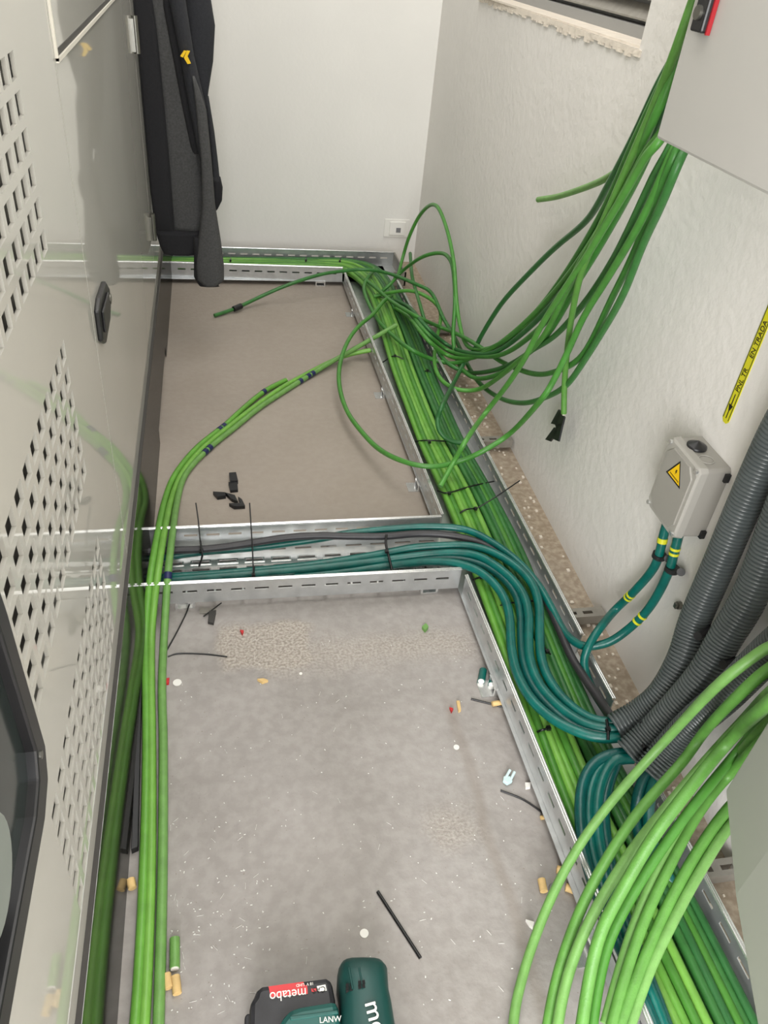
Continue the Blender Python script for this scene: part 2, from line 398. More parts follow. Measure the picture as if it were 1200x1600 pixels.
# dark strip lying against the plinth
b = MB(); b.prism([G(217, 1050, 0), G(223, 1050, 0), G(217, 1330, 0), G(206, 1335, 0)], (0, 0, .012)); b.build('black_strip', 'black_plastic', None, .001, 'flat black strip lying on the floor along the cabinet plinth', 'strip')

# ------------------------------------------------------------------ cable trays
ZB, ZT = .016, .061
def rail(b, A, B, inward, pitch=.0395, slot=.0235, ph=.5):
    """slotted side rail from A to B (xy), rolled lip at the top"""
    A = V((A[0], A[1], 0)); B = V((B[0], B[1], 0)); L = (B-A).length; t = (B-A)/L; nrm = V((inward[0], inward[1], 0))
    n = max(1, int((L-.01)/pitch)); o0 = (L-n*pitch)/2
    hs = [(o0+k*pitch+(pitch-slot)/2, o0+k*pitch+(pitch+slot)/2, ZB+.0225, ZB+.0275) for k in range(n)]
    b.plate(0, L, ZB, ZT-.001, hs, lambda u, v, d: A+t*u+V((0, 0, v))+nrm*d, .0016)
def lip(b, A, B, inward):
    A = V((A[0], A[1], ZT)); B = V((B[0], B[1], ZT)); n = V((inward[0], inward[1], 0))
    b.tube([A+n*.0028, B+n*.0028], .0024, 8); b.tube([A-n*.0006, B-n*.0006], .0016, 6)
def foot(p, d, parent):
    b = MB(); q = V((-d.y, d.x, 0)); M = Matrix(((d.x, q.x, 0, p.x), (d.y, q.y, 0, p.y), (0, 0, 1, 0), (0, 0, 0, 1)))
    b.box((-.016, -.002, 0), (.016, .022, .002), M); b.box((-.016, -.002, .002), (-.012, .002, ZB), M); b.box((.012, -.002, .002), (.016, .002, ZB), M); b.box((-.012, -.001, .010), (.012, .001, ZB), M)
    b.build('foot_clip', 'bright_steel', parent)
XL, XR = .406, .561
t1 = thing('cable_tray', (.48, 1.2, 0), 'long galvanised cable tray running beside the white wall full of green cables', 'cable tray')
for A, B in (((.400, 2.385), (.405, 1.125)), ((.405, .952), (.413, .02))):
    b = MB(); rail(b, A, B, (1, 0)); o = b.build('side_rail', 'steel', t1); b = MB(); lip(b, A, B, (1, 0)); b.build('rolled_lip', 'bright_steel', o)
for A, B in (((.563, 2.33), (.561, .795)), (tuple(G(920, 1016, ZT)[:2]), tuple(G(961, 1092, ZT)[:2])), (tuple(G(1003, 1180, ZT)[:2]), (.561, .02))):
    b = MB(); rail(b, A, B, (-1, 0)); o = b.build('side_rail', 'steel', t1); b = MB(); lip(b, A, B, (-1, 0)); b.build('rolled_lip', 'bright_steel', o)
b = MB(); b.box((.402, .02, ZB-.002), (.564, 2.58, ZB-.0005)); b.build('base_plate', 'steel', t1)
def wall_bracket(pa, pb, pc):
    b = MB(); y0 = min(pa.y, pb.y, pc.y); y1 = y0+.022
    x0, x1 = XR+.004, wallx(y0)-.004
    b.plate(x0, x1, y0, y1, [(x0+.016, x0+.024, y0+.007, y0+.014), (x0+.036, x0+.054, y0+.007, y0+.014)], lambda u, v, d: V((u, v, .028+d)), .002)
    b.box((x0, y0, .012), (x1, y0+.002, .028)); b.box((x0, y1-.002, .0), (x1, y1, .028))
    b.build('wall_bracket', 'bracket_steel', t1)
wall_bracket(G(752, 677, .03), G(780, 686, .03), G(752, 690, .03))
wall_bracket(G(892, 955, .03), G(935, 960, .03), G(898, 965, .03))
wall_bracket(V((.59, 2.05, .03)), V((.6, 2.05, .03)), V((.6, 2.05, .03)))
wall_bracket(V((.59, .40, .03)), V((.6, .40, .03)), V((.6, .40, .03)))
for y in (2.2, 1.7, 1.3, .75, .35): foot(V((XL-.004, y, 0)), V((0, 1, 0)), t1)
t2 = thing('cable_tray', (.13, 1.05, 0), 'short galvanised cable tray crossing from the grey cabinet to the long tray', 'cable tray')
for A, B, iw in (((-.137, .975), (.402, .968), (0, 1)), ((-.137, 1.124), (.402, 1.122), (0, -1))):
    b = MB(); rail(b, A, B, iw); o = b.build('side_rail', 'steel', t2); b = MB(); lip(b, A, B, iw); b.build('rolled_lip', 'bright_steel', o)
b = MB(); hs = []; rims = []
for k in range(11):
    x = -.115+k*.0475
    hs.append((x-.003, x+.041, .982, 1.006)); hs.append((x, x+.030, 1.10, 1.105))
    for y0 in (1.052, 1.072): hs.append((x+.004, x+.034, y0, y0+.006)); rims.append((x+.004, x+.034, y0, y0+.006))
    hs.append((x+.040, x+.045, 1.018, 1.034)); rims.append((x+.040, x+.045, 1.018, 1.034))
    hs.append((x+.018, x+.024, 1.022, 1.028))
b.plate(-.137, .403, .976, 1.122, hs, lambda u, v, d: V((u, v, ZB-.002+d)), .0018)
b.build('base_plate', 'bright_steel', t2)
b = MB()
for x0, x1, y0, y1 in rims:
    b.box((x0-.003, y0-.003, ZB-.001), (x1+.003, y0-.0002, ZB+.0014)); b.box((x0-.003, y1+.0002, ZB-.001), (x1+.003, y1+.003, ZB+.0014))
    b.box((x0-.003, y0, ZB-.001), (x0-.0002, y1, ZB+.0014)); b.box((x1+.0002, y0, ZB-.001), (x1+.003, y1, ZB+.0014))
o = b.build('slot_embossing', 'bright_steel', t2, kind='stuff')
foot(V((.352, .978, 0)), V((1, 0, 0)), t2); foot(V((-.075, .978, 0)), V((1, 0, 0)), t2); foot(V((.2, 1.12, 0)), V((1, 0, 0)), t2)
t3 = thing('cable_tray', (.15, 2.5, 0), 'galvanised cable tray running along the back wall below the jacket', 'cable tray')
for A, B, iw in (((-.137, 2.447), (.401, 2.43), (0, 1)), ((-.137, 2.60), (.60, 2.59), (0, -1))):
    b = MB(); rail(b, A, B, iw); o = b.build('side_rail', 'steel', t3); b = MB(); lip(b, A, B, iw); b.build('rolled_lip', 'bright_steel', o)
b = MB(); b.box((-.137, 2.43, ZB-.002), (.60, 2.60, ZB-.0005)); b.build('base_plate', 'steel', t3)
foot(V((.33, 2.43, 0)), V((1, 0, 0)), t3)
b = MB(); b.box((.564, 2.40, ZB), (.605, 2.405, ZT)); b.box((.60, 2.40, ZB), (.605, 2.59, ZT)); b.build('corner_piece', 'bracket_steel', t3)

# ------------------------------------------------------------------ green cables strapped in the long tray
RC = .0064
ST = [((252, 413), (252, 399)), ((360, 413), (360, 400)), ((470, 415), (470, 401)), ((528, 420), (545, 404)), ((557, 436), (592, 417)), ((577, 462), (618, 452)),
      ((594, 515), (651, 515)), ((612, 575), (677, 575)), ((634, 635), (702, 635)), ((655, 690), (729, 690)), ((690, 765), (772, 765)), ((724, 850), (815, 850)), ((760, 950), (861, 950)),
      ((815, 1100), (925, 1100)), ((868, 1250), (1003, 1250)), ((930, 1400), (1090, 1400)), ((1020, 1600), (1192, 1600))]
SW = [(G(a[0], a[1], .042), G(c[0], c[1], .042)) for a, c in ST]
e0 = SW[-1][0]-SW[-2][0]; SW.append((SW[-1][0]+e0, SW[-1][1]+(SW[-1][1]-SW[-2][1])))
def bundle(us, z, amp, mats, label, group, seedv):
    rnd = random.Random(seedv); curves = []
    for i, u in enumerate(us):
        pts = []
        off = 0
        for k, (a, c) in enumerate(SW):
            off = .6*off + rnd.uniform(-1, 1)*amp
            uu = min(max(u + off, 0.02), .985)
            p = a.lerp(c, uu); zz = z + (.004 if 3 <= k <= 6 else 0) + rnd.uniform(-.0022, .0022)
            pts.append(V((p.x, p.y, zz)))
        lb = label if isinstance(label, str) else label[i]
        o, C = cable(pts, RC, mats[i % len(mats)], lb, group, seg=7, it=2); curves.append(C)
    return curves
LA = 'bright green cable lying in the left bundle strapped inside the long tray'
LB = 'darker green cable lying in the right bundle strapped inside the long tray'
ORD = ['first', 'second', 'third', 'fourth', 'fifth', 'sixth']
LA1 = [ORD[i]+' bright green cable from the left rail on top of the left tray bundle' for i in range(6)]
LB1 = [ORD[i]+' darker green cable counted from the gap on top of the right tray bundle' for i in range(5)]
LA = 'bright green cable in the lower layer of the left tray bundle'
LB = 'darker green cable in the lower layer of the right tray bundle'
A1 = bundle([.03, .12, .21, .30, .39, .48], .042, .011, GREENS, LA1, 'green cables on the left tray bundle', 1)
A2 = bundle([.07, .165, .255, .345, .435], .0305, .012, GREENS, LA, 'green cables in the left tray bundle', 2)
B1 = bundle([.63, .71, .79, .87, .95], .036, .012, DGREENS+[GREENS[1]], LB1, 'green cables on the right tray bundle', 3)
B2 = bundle([.585, .67, .75, .83, .91], .0245, .012, DGREENS, LB, 'green cables in the right tray bundle', 4)
# cable ties round the bundles
def tie(pxs, label, z=.050, tail=None, m='black_tie', r=.0017, name='cable_tie', head=None):
    C = spline([G(x, y, zz if zz else z) for x, y, zz in pxs], 6)
    b = MB(); b.tube(C, r, 6); o = b.build(name, m, None, 0, label, 'cable tie', fixn=False)
    if tail:
        b = MB(); b.tube(spline([G(*t) for t in tail], 5), r*.8, 6); b.build('tie_tail', m, o, fixn=False)
    h = G(*head) if head else C[len(C)//2]
    b = MB(); b.box((h.x-.003, h.y-.003, h.z-.002), (h.x+.003, h.y+.003, h.z+.003)); b.build('tie_head', m, o)
    return o
tie([(578, 470, .03), (590, 463, .054), (607, 470, .046)], 'black cable tie round the left bundle nearest the back corner')
tie([(598, 566, .03), (617, 556, .052), (638, 566, .042)], 'black cable tie round the left bundle level with the cut light green ends')
tie([(619, 490, .03), (630, 484, .048), (642, 492, .03)], 'thin black cable tie high on the right bundle near the corner')
tie([(654, 586, .028), (668, 579, .0445), (680, 589, .03)], 'thin black cable tie round the right bundle beside the sand strip')
tie([(648, 690, .035), (665, 688, .052), (690, 689, .052), (710, 690, .046), (728, 692, .035)], 'black cable tie across both bundles under the crossing loop', head=(671, 691, .053))
tie([(684, 767, .04), (700, 770, .052), (735, 760, .048), (772, 752, .036)], 'black cable tie across both bundles above the tie with a long tail', head=(702, 771, .053))
tie([(714, 806, .04), (726, 797, .053), (743, 795, .050), (752, 800, .03)], 'black cable tie with a long straight tail sticking out over the rail', tail=[(744, 795, .052), (775, 776, .075), (812, 751, .09)], head=(743, 795, .053))
tie([(739, 906, .04), (752, 902, .052), (782, 900, .05)], 'black cable tie just below the corner of the two trays')
tie([(776, 950, .04), (792, 943, .052), (833, 939, .048)], 'black cable tie crossing under the bend of the teal cables')
tie([(836, 1145, .04), (846, 1141, .053), (858, 1138, .053)], 'short black cable tie with a round head below the teal cables', head=(857, 1138, .054))
tie([(850, 1010, .05), (855, 1018, .052), (860, 1022, .046)], 'small black cable tie among green cables behind the teal bend')
tie([(477, 415, .035), (478, 407, .052), (479, 401, .04)], 'black tie on the back wall cables, middle of the far tray')
tie([(528, 419, .035), (531, 408, .053), (533, 402, .04)], 'black tie on the back wall cables next to the corner')
tie([(359, 414, .035), (360, 407, .052), (361, 401, .04)], 'black tie on the back wall cables right of the jacket sleeve')

# ------------------------------------------------------------------ three loose green cables on the left
BZ = .0075
def lz(y):      # height: on the floor, lifted over the cross tray
    if 780 < y < 960:
        t = (y-780)/180; return BZ + .066*max(0, math.sin(math.pi*t))**.7
    return BZ
L1 = [(246, 1660), (248, 1593), (252, 1450), (254, 1350), (255, 1250), (255, 1150), (253, 1067), (257, 983), (262, 900), (270, 830), (277, 783), (290, 740), (327, 700), (367, 668), (405, 637), (440, 614), (475, 592), (517, 566), (575, 533), (619, 508)]
L2 = [(218, 1660), (226, 1593), (233, 1450), (236, 1350), (237, 1250), (237, 1150), (236, 1067), (237, 983), (246, 900), (259, 820), (268, 780), (284, 740), (317, 700), (360, 665), (400, 634), (440, 606), (478, 585), (517, 565), (545, 554), (579, 547)]
L3 = [(202, 1660), (212, 1593), (221, 1450), (225, 1350), (228, 1250), (229, 1150), (228, 1067), (228, 983), (235, 900), (249, 820), (258, 780), (273, 742), (308, 699), (350, 666), (375, 643), (412, 612), (447, 594)]
def lift(P, end=0):
    out = []
    for i, (x, y) in enumerate(P):
        z = lz(y)
        if end and i >= len(P)-3: z = [.018, .05, .079][i-len(P)+3] if end == 1 else [.010, .02, .034][i-len(P)+3]
        out.append((x, y, z))
    return out
cable(lift(L1, 1), .0063, LGREENS[0], 'rightmost of the three loose green cables by the cabinet, ending over the long tray', seg=6, bands=[G(262, 900, .07), G(478, 587, .01), G(485, 583, .01), G(471, 592, .01), G(331, 696, .01), G(325, 703, .01)], core=(1,), core_m='light_green_sheath_a')
cable(lift(L2, 2), .0063, GREENS[2], 'middle of the three loose green cables by the cabinet, ending against the tray rail', seg=6, core=(1,), core_m='light_green_sheath_a')
cable(lift(L3), .0063, GREENS[0], 'leftmost of the three loose green cables by the cabinet, ending short on the floor', seg=6, bands=[G(413, 611, .01), G(352, 664, .01), G(346, 670, .01)], core=(1,))

# ------------------------------------------------------------------ green loops hanging on the right wall
RW = .0055
def wl(pts, m, label, core=(), r=RW, grp=None): return cable(pts, r, m, label, grp, seg=7, it=4, core=core)
D = DGREENS
GR = [mat('loop_green_a', (70, 132, 52), .42, nscale=45, namt=.13), mat('loop_green_b', (60, 122, 48), .42, nscale=45, namt=.13), mat('loop_green_c', (80, 142, 58), .42, nscale=45, namt=.13)]
wl([(1092, -25, -.12), (1068, 60, -.12), (1030, 130, -.12), (990, 215, -.11), (950, 290, -.09), (917, 345, -.05), (867, 387, -.03), (817, 437, -.03), (783, 475, -.035), (754, 521, -.04), (742, 545, -.045), (728, 562, -.05), (708, 600, -.06), (694, 628, .13), (684, 652, .10), (686, 672, .08), (697, 685, .065), (712, 691, .058), (727, 692, .058)], D[1], 'leftmost thin green cable from the wall box, dropping to a cut end inside the tray', core=(1,))
wl([(1090, -20, -.13), (1062, 70, -.13), (1020, 160, -.13), (985, 235, -.12), (950, 315, -.10), (912, 383, -.08), (875, 440, -.06), (840, 485, -.05), (800, 525, -.05), (765, 545, -.05), (735, 560, -.05), (705, 568, -.05), (672, 560, -.05), (640, 545, .09), (615, 525, .07), (590, 500, .065), (570, 460, .07), (571, 440, .07), (585, 420, .06)], GR[1], 'green cable from the wall box curling back into the far corner of the tray')
wl([(1096, -20, -.12), (1072, 70, -.12), (1035, 150, -.12), (995, 240, -.11), (955, 330, -.09), (912, 400, -.07), (850, 483, -.05), (800, 529, -.045), (758, 546, -.045), (729, 540, -.045), (717, 500, -.045), (712, 455, -.045), (709, 408, -.045), (697, 354, -.045), (680, 319, -.05), (658, 333, -.06), (640, 368, -.08), (630, 400, .10), (622, 430, .06)], GR[0], 'tallest green loop standing against the wall by the corner')
wl([(597, 455, .055), (612, 442, .08), (628, 424, .10), (658, 402, -.09), (688, 395, -.05), (703, 405, -.04), (709, 430, -.04), (711, 475, -.05), (708, 525, -.06), (713, 560, -.06), (728, 583, -.06), (750, 592, -.05), (783, 583, -.045), (815, 560, -.045), (850, 530, -.05), (888, 470, -.06), (925, 385, -.08), (965, 300, -.11), (1005, 215, -.13), (1050, 110, -.13), (1094, -10, -.13)], GR[1], 'green cable arching in a lower loop inside the tallest loop')
wl([(585, 463, .055), (605, 458, .07), (642, 454, .10), (671, 466, -.07), (687, 483, -.05), (688, 505, -.055), (681, 533, -.07), (679, 571, -.07), (692, 596, -.06), (717, 609, -.055), (750, 608, -.05), (783, 587, -.045), (817, 558, -.05), (850, 525, -.06), (879, 467, -.08), (908, 408, -.10), (942, 350, -.11), (975, 300, -.12), (1008, 240, -.13), (1028, 214, -.13), (1050, 180, -.11), (1068, 140, -.08)], GR[2], 'green cable looping low over the sand strip and rising to the wall box corner')
wl([(335, 493, .007), (370, 481, .012), (410, 462, .03), (450, 445, .06), (500, 429, .078), (540, 423, .078), (571, 421, .08), (608, 427, .09), (650, 444, .11), (675, 458, -.06), (692, 496, -.05), (712, 530, -.04), (729, 567, -.035), (750, 600, -.035), (783, 623, -.035), (817, 630, -.035), (850, 622, -.035), (883, 604, -.04), (908, 571, -.045), (942, 517, -.06), (975, 458, -.08), (1004, 383, -.10), (1033, 321, -.12), (1058, 260, -.13), (1078, 215, -.11), (1090, 180, -.09)], D[0], 'long green cable from its taped end on the far floor to the wall box')
wl([(571, 437, .07), (590, 452, .078), (612, 471, .085), (654, 496, .12), (690, 512, -.06), (717, 523, -.05), (750, 542, -.045), (775, 560, -.04), (800, 573, -.035), (837, 585, -.035), (870, 580, -.04), (904, 562, -.045), (928, 525, -.05), (954, 470, -.065), (983, 412, -.08), (1008, 354, -.1), (1030, 300, -.12), (1053, 245, -.13), (1073, 195, -.11), (1085, 165, -.09)], GR[1], 'green cable crossing diagonally out of the tray and sagging along the wall')
wl([(641, 396, .11), (643, 425, .11), (647, 445, .10), (656, 475, .10), (668, 515, -.07), (687, 554, -.055), (708, 573, -.045), (737, 583, -.04), (775, 578, -.04), (805, 565, -.04), (833, 546, -.045), (867, 525, -.05), (908, 480, -.06), (937, 440, -.07), (967, 390, -.09), (1000, 322, -.11), (1022, 275, -.12), (1045, 235, -.13), (1064, 195, -.11), (1078, 165, -.09)], D[0], 'green cable with a short stub standing upright in the corner')
wl([(688, 760, .058), (700, 738, .075), (712, 716, .10), (730, 685, .15), (757, 647, -.10), (790, 605, -.09), (820, 560, -.09), (845, 510, -.09), (880, 455, -.10), (917, 400, -.11), (950, 345, -.12), (983, 290, -.13), (1008, 246, -.14), (1029, 222, -.14), (1050, 190, -.12), (1065, 150, -.09)], GR[2], 'straight green cable slanting from the tray up to the wall box')
wl([(612, 462, .06), (600, 470, .085), (583, 491, .085), (558, 512, .085), (540, 540, .07), (530, 575, .06), (531, 608, .05), (542, 642, .045), (562, 671, .045), (592, 702, .055), (633, 722, .078), (675, 729, .082), (717, 721, .085), (758, 703, .12), (800, 675, .16), (842, 629, -.10), (862, 600, -.09), (887, 550, -.08), (912, 495, -.08), (946, 440, -.09), (987, 372, -.11), (1017, 315, -.12), (1048, 243, -.13), (1068, 200, -.11), (1080, 170, -.09)], GR[0], 'green cable making the widest loop, out over the floor and across the tray')
wh, CH = wl([(1085, -5, -.15), (1055, 80, -.15), (1020, 170, -.14), (985, 250, -.13), (950, 330, -.12), (925, 385, -.11), (907, 430, -.10), (894, 490, -.08), (886, 550, -.06), (882, 600, -.045), (881, 646, -.035)], LGREENS[1], 'green cable hanging straight down to a taped end on the wall', core=(1,))
wl([(1040, 120, -.10), (1018, 165, -.09), (995, 225, -.08), (970, 262, -.06), (945, 280, -.05), (920, 291, -.04), (895, 300, -.035), (868, 308, -.03), (841, 312, -.03)], LGREENS[0], 'short light green cable end pointing left from the hanging bunch', core=(0, 1), r=.0056)
for k, (dx, o_, m) in enumerate(((4, .115, D[1]), (12, .10, GR[1]), (-3, .14, GR[0]))):
    wl([(1097+dx*.3, -20, -o_), (1058+dx, 105, -o_), (1023+dx, 190, -o_), (985+dx, 275, -.11), (945+dx, 350, -.09), (900+dx, 420+dx*.5, -.075), (860+dx, 470+dx, -.06), (815+dx, 515+dx, -.05), (770+dx, 548+dx*.6, -.05), (735, 552+4*k, -.055), (700, 540+8*k, -.06), (665, 510+9*k, .12), (640, 480+8*k, .09), (618, 470+6*k, .05)], m,
       ['green cable hidden deepest in the bunch left of the wall box', 'green cable lying closest to the wall box edge in the bunch', 'green cable at the front of the bunch beside the wall box'][k])
# torn black tape at the hanging end
def scrap(pts, h, label, name='tape_scrap', m='black_plastic', wall=False, group=None, cat='tape scrap'):
    b = MB()
    top = [p + V((0, 0, h+random.uniform(0, .003))) if not wall else p+V((-h, 0, 0)) for p in pts]
    b.rings([pts, top], cap=True, smooth=False); return b.build(name, m, None, 0, label, cat, group)
tp = thing('torn_tape', W(871, 665, .03), 'torn black tape dangling under the hanging green cable end', 'tape')
for poly in ([(877, 643), (884, 652), (881, 664), (872, 670), (868, 660)], [(872, 662), (881, 663), (875, 690), (866, 686)], [(868, 668), (874, 674), (862, 690), (854, 687)], [(875, 640), (880, 645), (870, 664), (863, 662)]):
    b = MB(); b.prism([W(x, y, .026) for x, y in poly], (-.003, .001, 0)); b.build('tape_strip', 'black_plastic', tp)

# ------------------------------------------------------------------ teal and black cables through the cross tray
RT = .0076
TE, TD = 'teal_sheath', 'teal_sheath_dark'
def tc(pts, m, label, r=RT, name='teal_cable', **k): return cable(pts, r, m, label, None, name=name, seg=7, it=3, n=10, **k)
zc = .026
tc([(205, 874, .03), (269, 869, .03), (319, 862, .03), (396, 856, .032), (458, 848, .038), (500, 842, .044), (542, 834, .05), (605, 827, .058), (667, 823, .064), (726, 827, .068), (770, 848, .07), (810, 878, .07), (840, 912, .066), (862, 950, .06), (880, 985, .058), (898, 1003, .064), (918, 1010, .072), (950, 1004, .085), (978, 986, -.04), (1008, 958, -.024), (1030, 925, -.018), (1046, 890, -.018), (1053, 865, -.018), (1060, 838, -.018), (1065, 818, -.018)], TE, 'teal cable highest in the cross tray, rising to the right side of the earthing box', bands=[W(1055, 856, .018), W(1052, 862, .018), W(1004, 964, .024), W(1001, 970, .024)], band_m='band_yellow', bw=.004, r=.0068)
tc([(205, 864, .044), (269, 860, .044), (333, 857, .046), (396, 848, .05), (448, 840, .054), (500, 837, .056), (542, 838, .056), (605, 838, .058), (650, 834, .060), (700, 836, .062), (750, 848, .062), (790, 872, .062), (825, 900, .060), (850, 932, .058), (870, 975, .056), (892, 1025, .056), (915, 1062, .060), (940, 1098, .07), (957, 1122, .085), (972, 1128, .09)], 'black_sheath', 'black cable running among the teal cables and into the upper conduit', name='black_cable', r=.0068)
tc([(205, 906, zc), (267, 902, zc), (354, 896, .028), (480, 884, .03), (584, 868, .036), (640, 857, .045), (688, 853, .056), (732, 853, .066), (770, 863, .071), (805, 884, .072), (830, 910, .072), (842, 945, .070), (843, 985, .068), (845, 1025, .068), (858, 1062, .068), (885, 1097, .072), (920, 1122, .08), (952, 1129, .088), (972, 1128, .092)], TE, 'teal cable on the outside of the bend next to the black cable')
tc([(205, 912, zc), (267, 907, zc), (354, 900, .028), (480, 889, .03), (584, 877, .034), (657, 868, .045), (709, 864, .06), (745, 868, .068), (775, 884, .072), (800, 905, .072), (818, 930, .071), (826, 960, .069), (826, 995, .068), (828, 1030, .068), (842, 1068, .069), (872, 1103, .073), (912, 1130, .08), (948, 1139, .088), (970, 1138, .092)], TE, 'teal cable second from the outside of the bend')
tc([(205, 921, .02), (270, 914, .02), (354, 906, .02), (480, 894, .022), (584, 884, .025), (657, 876, .04), (709, 873, .055), (752, 882, .062), (785, 903, .064), (806, 930, .063), (813, 960, .062), (814, 995, .061), (818, 1035, .062), (833, 1073, .064), (862, 1108, .068), (900, 1137, .074), (940, 1148, .082), (968, 1147, .088)], TD, 'teal cable third from the outside, tucked low beside its neighbour', r=.0068)
tc([(460, 902, .02), (540, 893, .022), (605, 884, .03), (667, 878, .05), (712, 880, .062), (748, 892, .068), (775, 915, .068), (791, 942, .066), (797, 972, .065), (799, 1012, .065), (808, 1052, .066), (830, 1092, .069), (865, 1124, .074), (905, 1144, .080), (940, 1153, .086), (968, 1152, .09)], TE, 'teal cable on the inside of the bend nearest the tray rail')
tie([(311, 885, .02), (316, 868, .045), (314, 852, .06), (313, 845, .062)], 'upright black cable tie in the cross tray next to the green cables', tail=[(313, 848, .062), (310, 815, .085), (306, 786, .10)], head=(314, 862, .05))
tie([(396, 908, .02), (396, 898, .038), (397, 886, .038)], 'pale tailed cable tie standing upright in the middle of the cross tray', tail=[(396, 896, .045), (394, 850, .085), (390, 786, .125)], m='black_tie', head=(396, 899, .04))
tie([(613, 893, .04), (608, 872, .052), (603, 850, .066), (604, 836, .07)], 'black cable tie holding the teal cables together near the long tray', r=.0024, head=(604, 862, .062))
# second conduit's teal cables
DP = [(992, 1176, .098), (960, 1178, .095), (932, 1190, .088), (914, 1215, .08), (907, 1250, .072), (908, 1295, .062), (915, 1340, .056), (932, 1395, .055), (960, 1460, .058), (990, 1525, .058), (1020, 1592, .056), (1040, 1640, .056)]
names = ['leftmost', 'second', 'third', 'rightmost']
for k in range(4):
    pts = [(x+[0, 13, 26, 37][k]*min(1, .25+i*.25)*(1 if i < 7 else max(.35, 1-.13*(i-6))) - (0 if i > 1 else 4*k), y+[0, 5, 7, 9][k]*(1 if i < 5 else .2) , z-.004*(k % 2)) for i, (x, y, z) in enumerate(DP)]
    tc(pts, [TD, TE, TE, TD][k], names[k]+' of the four teal cables curving out of the middle conduit')
tc([(1030, 1190, .12), (1008, 1215, .105), (996, 1250, .085), (995, 1290, .06), (1010, 1335, .052), (1040, 1390, .03), (1085, 1470, .022)], TD, 'left teal cable leaving the lowest conduit behind the arching green cables')
tc([(1036, 1196, .12), (1022, 1222, .108), (1014, 1258, .09), (1014, 1298, .062), (1028, 1340, .052), (1058, 1395, .03), (1105, 1475, .022)], TE, 'right teal cable leaving the lowest conduit behind the arching green cables')
# box cable that dips into the tray
tc([(1043, 815, -.018), (1037, 835, -.018), (1031, 862, -.018), (1020, 890, -.018), (990, 925, -.022), (962, 952, -.03), (940, 978, .10), (922, 1005, .085), (913, 1030, .065), (916, 1055, .05), (930, 1085, .04), (950, 1115, .034)], TE, 'teal cable dropping from the left side of the earthing box into the tray', bands=[W(1035, 841, .018), W(1034, 847, .018), W(986, 929, .022), W(981, 934, .023)], band_m='band_yellow', bw=.004, r=.0068)
for (x, y), lab in (((1030, 868), 'black saddle clip holding the left cable under the earthing box'), ((1050, 889), 'black saddle clip holding the right cable under the earthing box')):
    t = thing('cable_clip', W(x, y, .018), lab, 'cable clip'); c = W(x, y, .016)
    b = MB(); b.tube([c+V((0, 0, -.0035)), c+V((0, 0, .0035))], .0105, 14); b.build('clip_ring', 'black_plastic', t)
    b = MB(); b.tube([W(x+14, y+5, .012), W(x+14, y+5, .002)], .006, 10); b.build('clip_foot', 'black_plastic', t)

# ------------------------------------------------------------------ corrugated conduits
def conduit(pts, R, label):
    C = smoothed(spline(path(pts), 26), 14); L = [0]
    for a, q in zip(C, C[1:]): L.append(L[-1]+(q-a).length)
    tot = L[-1]; pitch = .0052; n = int(tot/pitch); P = []; rr = []
    for i in range(n):
        for f, k in ((0, .85), (.16, .85), (.26, 1.0), (.84, 1.0), (.95, .85)):
            P.append(point_fast(C, L, (i+f)*pitch)); rr.append(R*k)
    b = MB(); b.tube(P, rr, 22, cap=False); b.tube(P[::5], R*.80, 16, cap=False)
    return b.build('corrugated_conduit', 'conduit_grey', None, 0, label, 'conduit', fixn=False)
def point_fast(C, L, t):
    lo, hi = 0, len(L)-1
    while hi-lo > 1:
        m = (lo+hi)//2
        if L[m] <= t: lo = m
        else: hi = m
    return C[lo].lerp(C[hi], (t-L[lo])/max(1e-9, L[hi]-L[lo]))
conduit([V((.6135, .644, .80)), (1278, 560, -.026), (1212, 680, -.026), (1160, 795, -.026), (1124, 880, -.028), (1086, 968, -.034), (1066, 1030, -.045), (1035, 1085, .147), (1000, 1115, .112), (960, 1138, .092)], .0205, 'upper ribbed grey conduit bending off the wall to swallow the teal cables')
conduit([V((.611, .592, .80)), (1310, 620, -.026), (1240, 755, -.028), (1176, 922, -.03), (1132, 998, -.04), (1098, 1056, -.055), (1050, 1112, .166), (1015, 1148, .126), (978, 1180, .10)], .0205, 'middle ribbed grey conduit with four teal cables coming out')
conduit([V((.590, .432, .80)), V((.588, .44, .62)), (1330, 900, -.05), (1262, 965, -.055), (1190, 1030, -.06), (1134, 1086, -.068), (1083, 1130, -.078), (1045, 1170, .146), (1010, 1212, .115)], .0200, 'lowest ribbed grey conduit behind the arching green cables')
for (x, y), (ax, ay), lab in (((1082, 990), (1120, 982), 'black clamp with a screw holding the upper conduit'), ((1122, 1035), (1165, 1030), 'black clamp with a screw holding the middle conduit')):
    t = thing('conduit_clamp', W(x, y, .03), lab, 'clamp')
    c = W(x, y, .032); d = (W(x+21, y-44, .03)-W(x, y, .032)).normalized()
    b = MB(); b.tube([c-d*.005, c+d*.005], .0225, 22, cap=False); b.tube([c-d*.005, c+d*.005], .0212, 22, cap=False); b.build('clamp_band', 'black_plastic', t)
    b = MB(); p, q = W(x+8, y+4, .054), W(ax, ay, .012); b.tube([p, q], .006, 8); b.build('clamp_arm', 'black_plastic', t)
    b = MB(); q = W(x-24, y-44, .006); b.tube([q, q+V((.006, 0, 0))], .006, 8); b.box((q.x-.004, q.y-.003, q.z-.004), (q.x+.008, q.y+.003, q.z+.004)); b.build('clamp_screw', 'hinge_metal', t)
# tie joining the conduits
tie([(1003, 1128, .14), (1000, 1150, .125), (1008, 1170, .13)], 'black tie joining the ends of the upper and middle conduits', r=.003)
tie([(948, 1125, .098), (950, 1140, .101), (950, 1156, .094)], 'black tie round the teal cables at the conduit mouth', r=.0022)

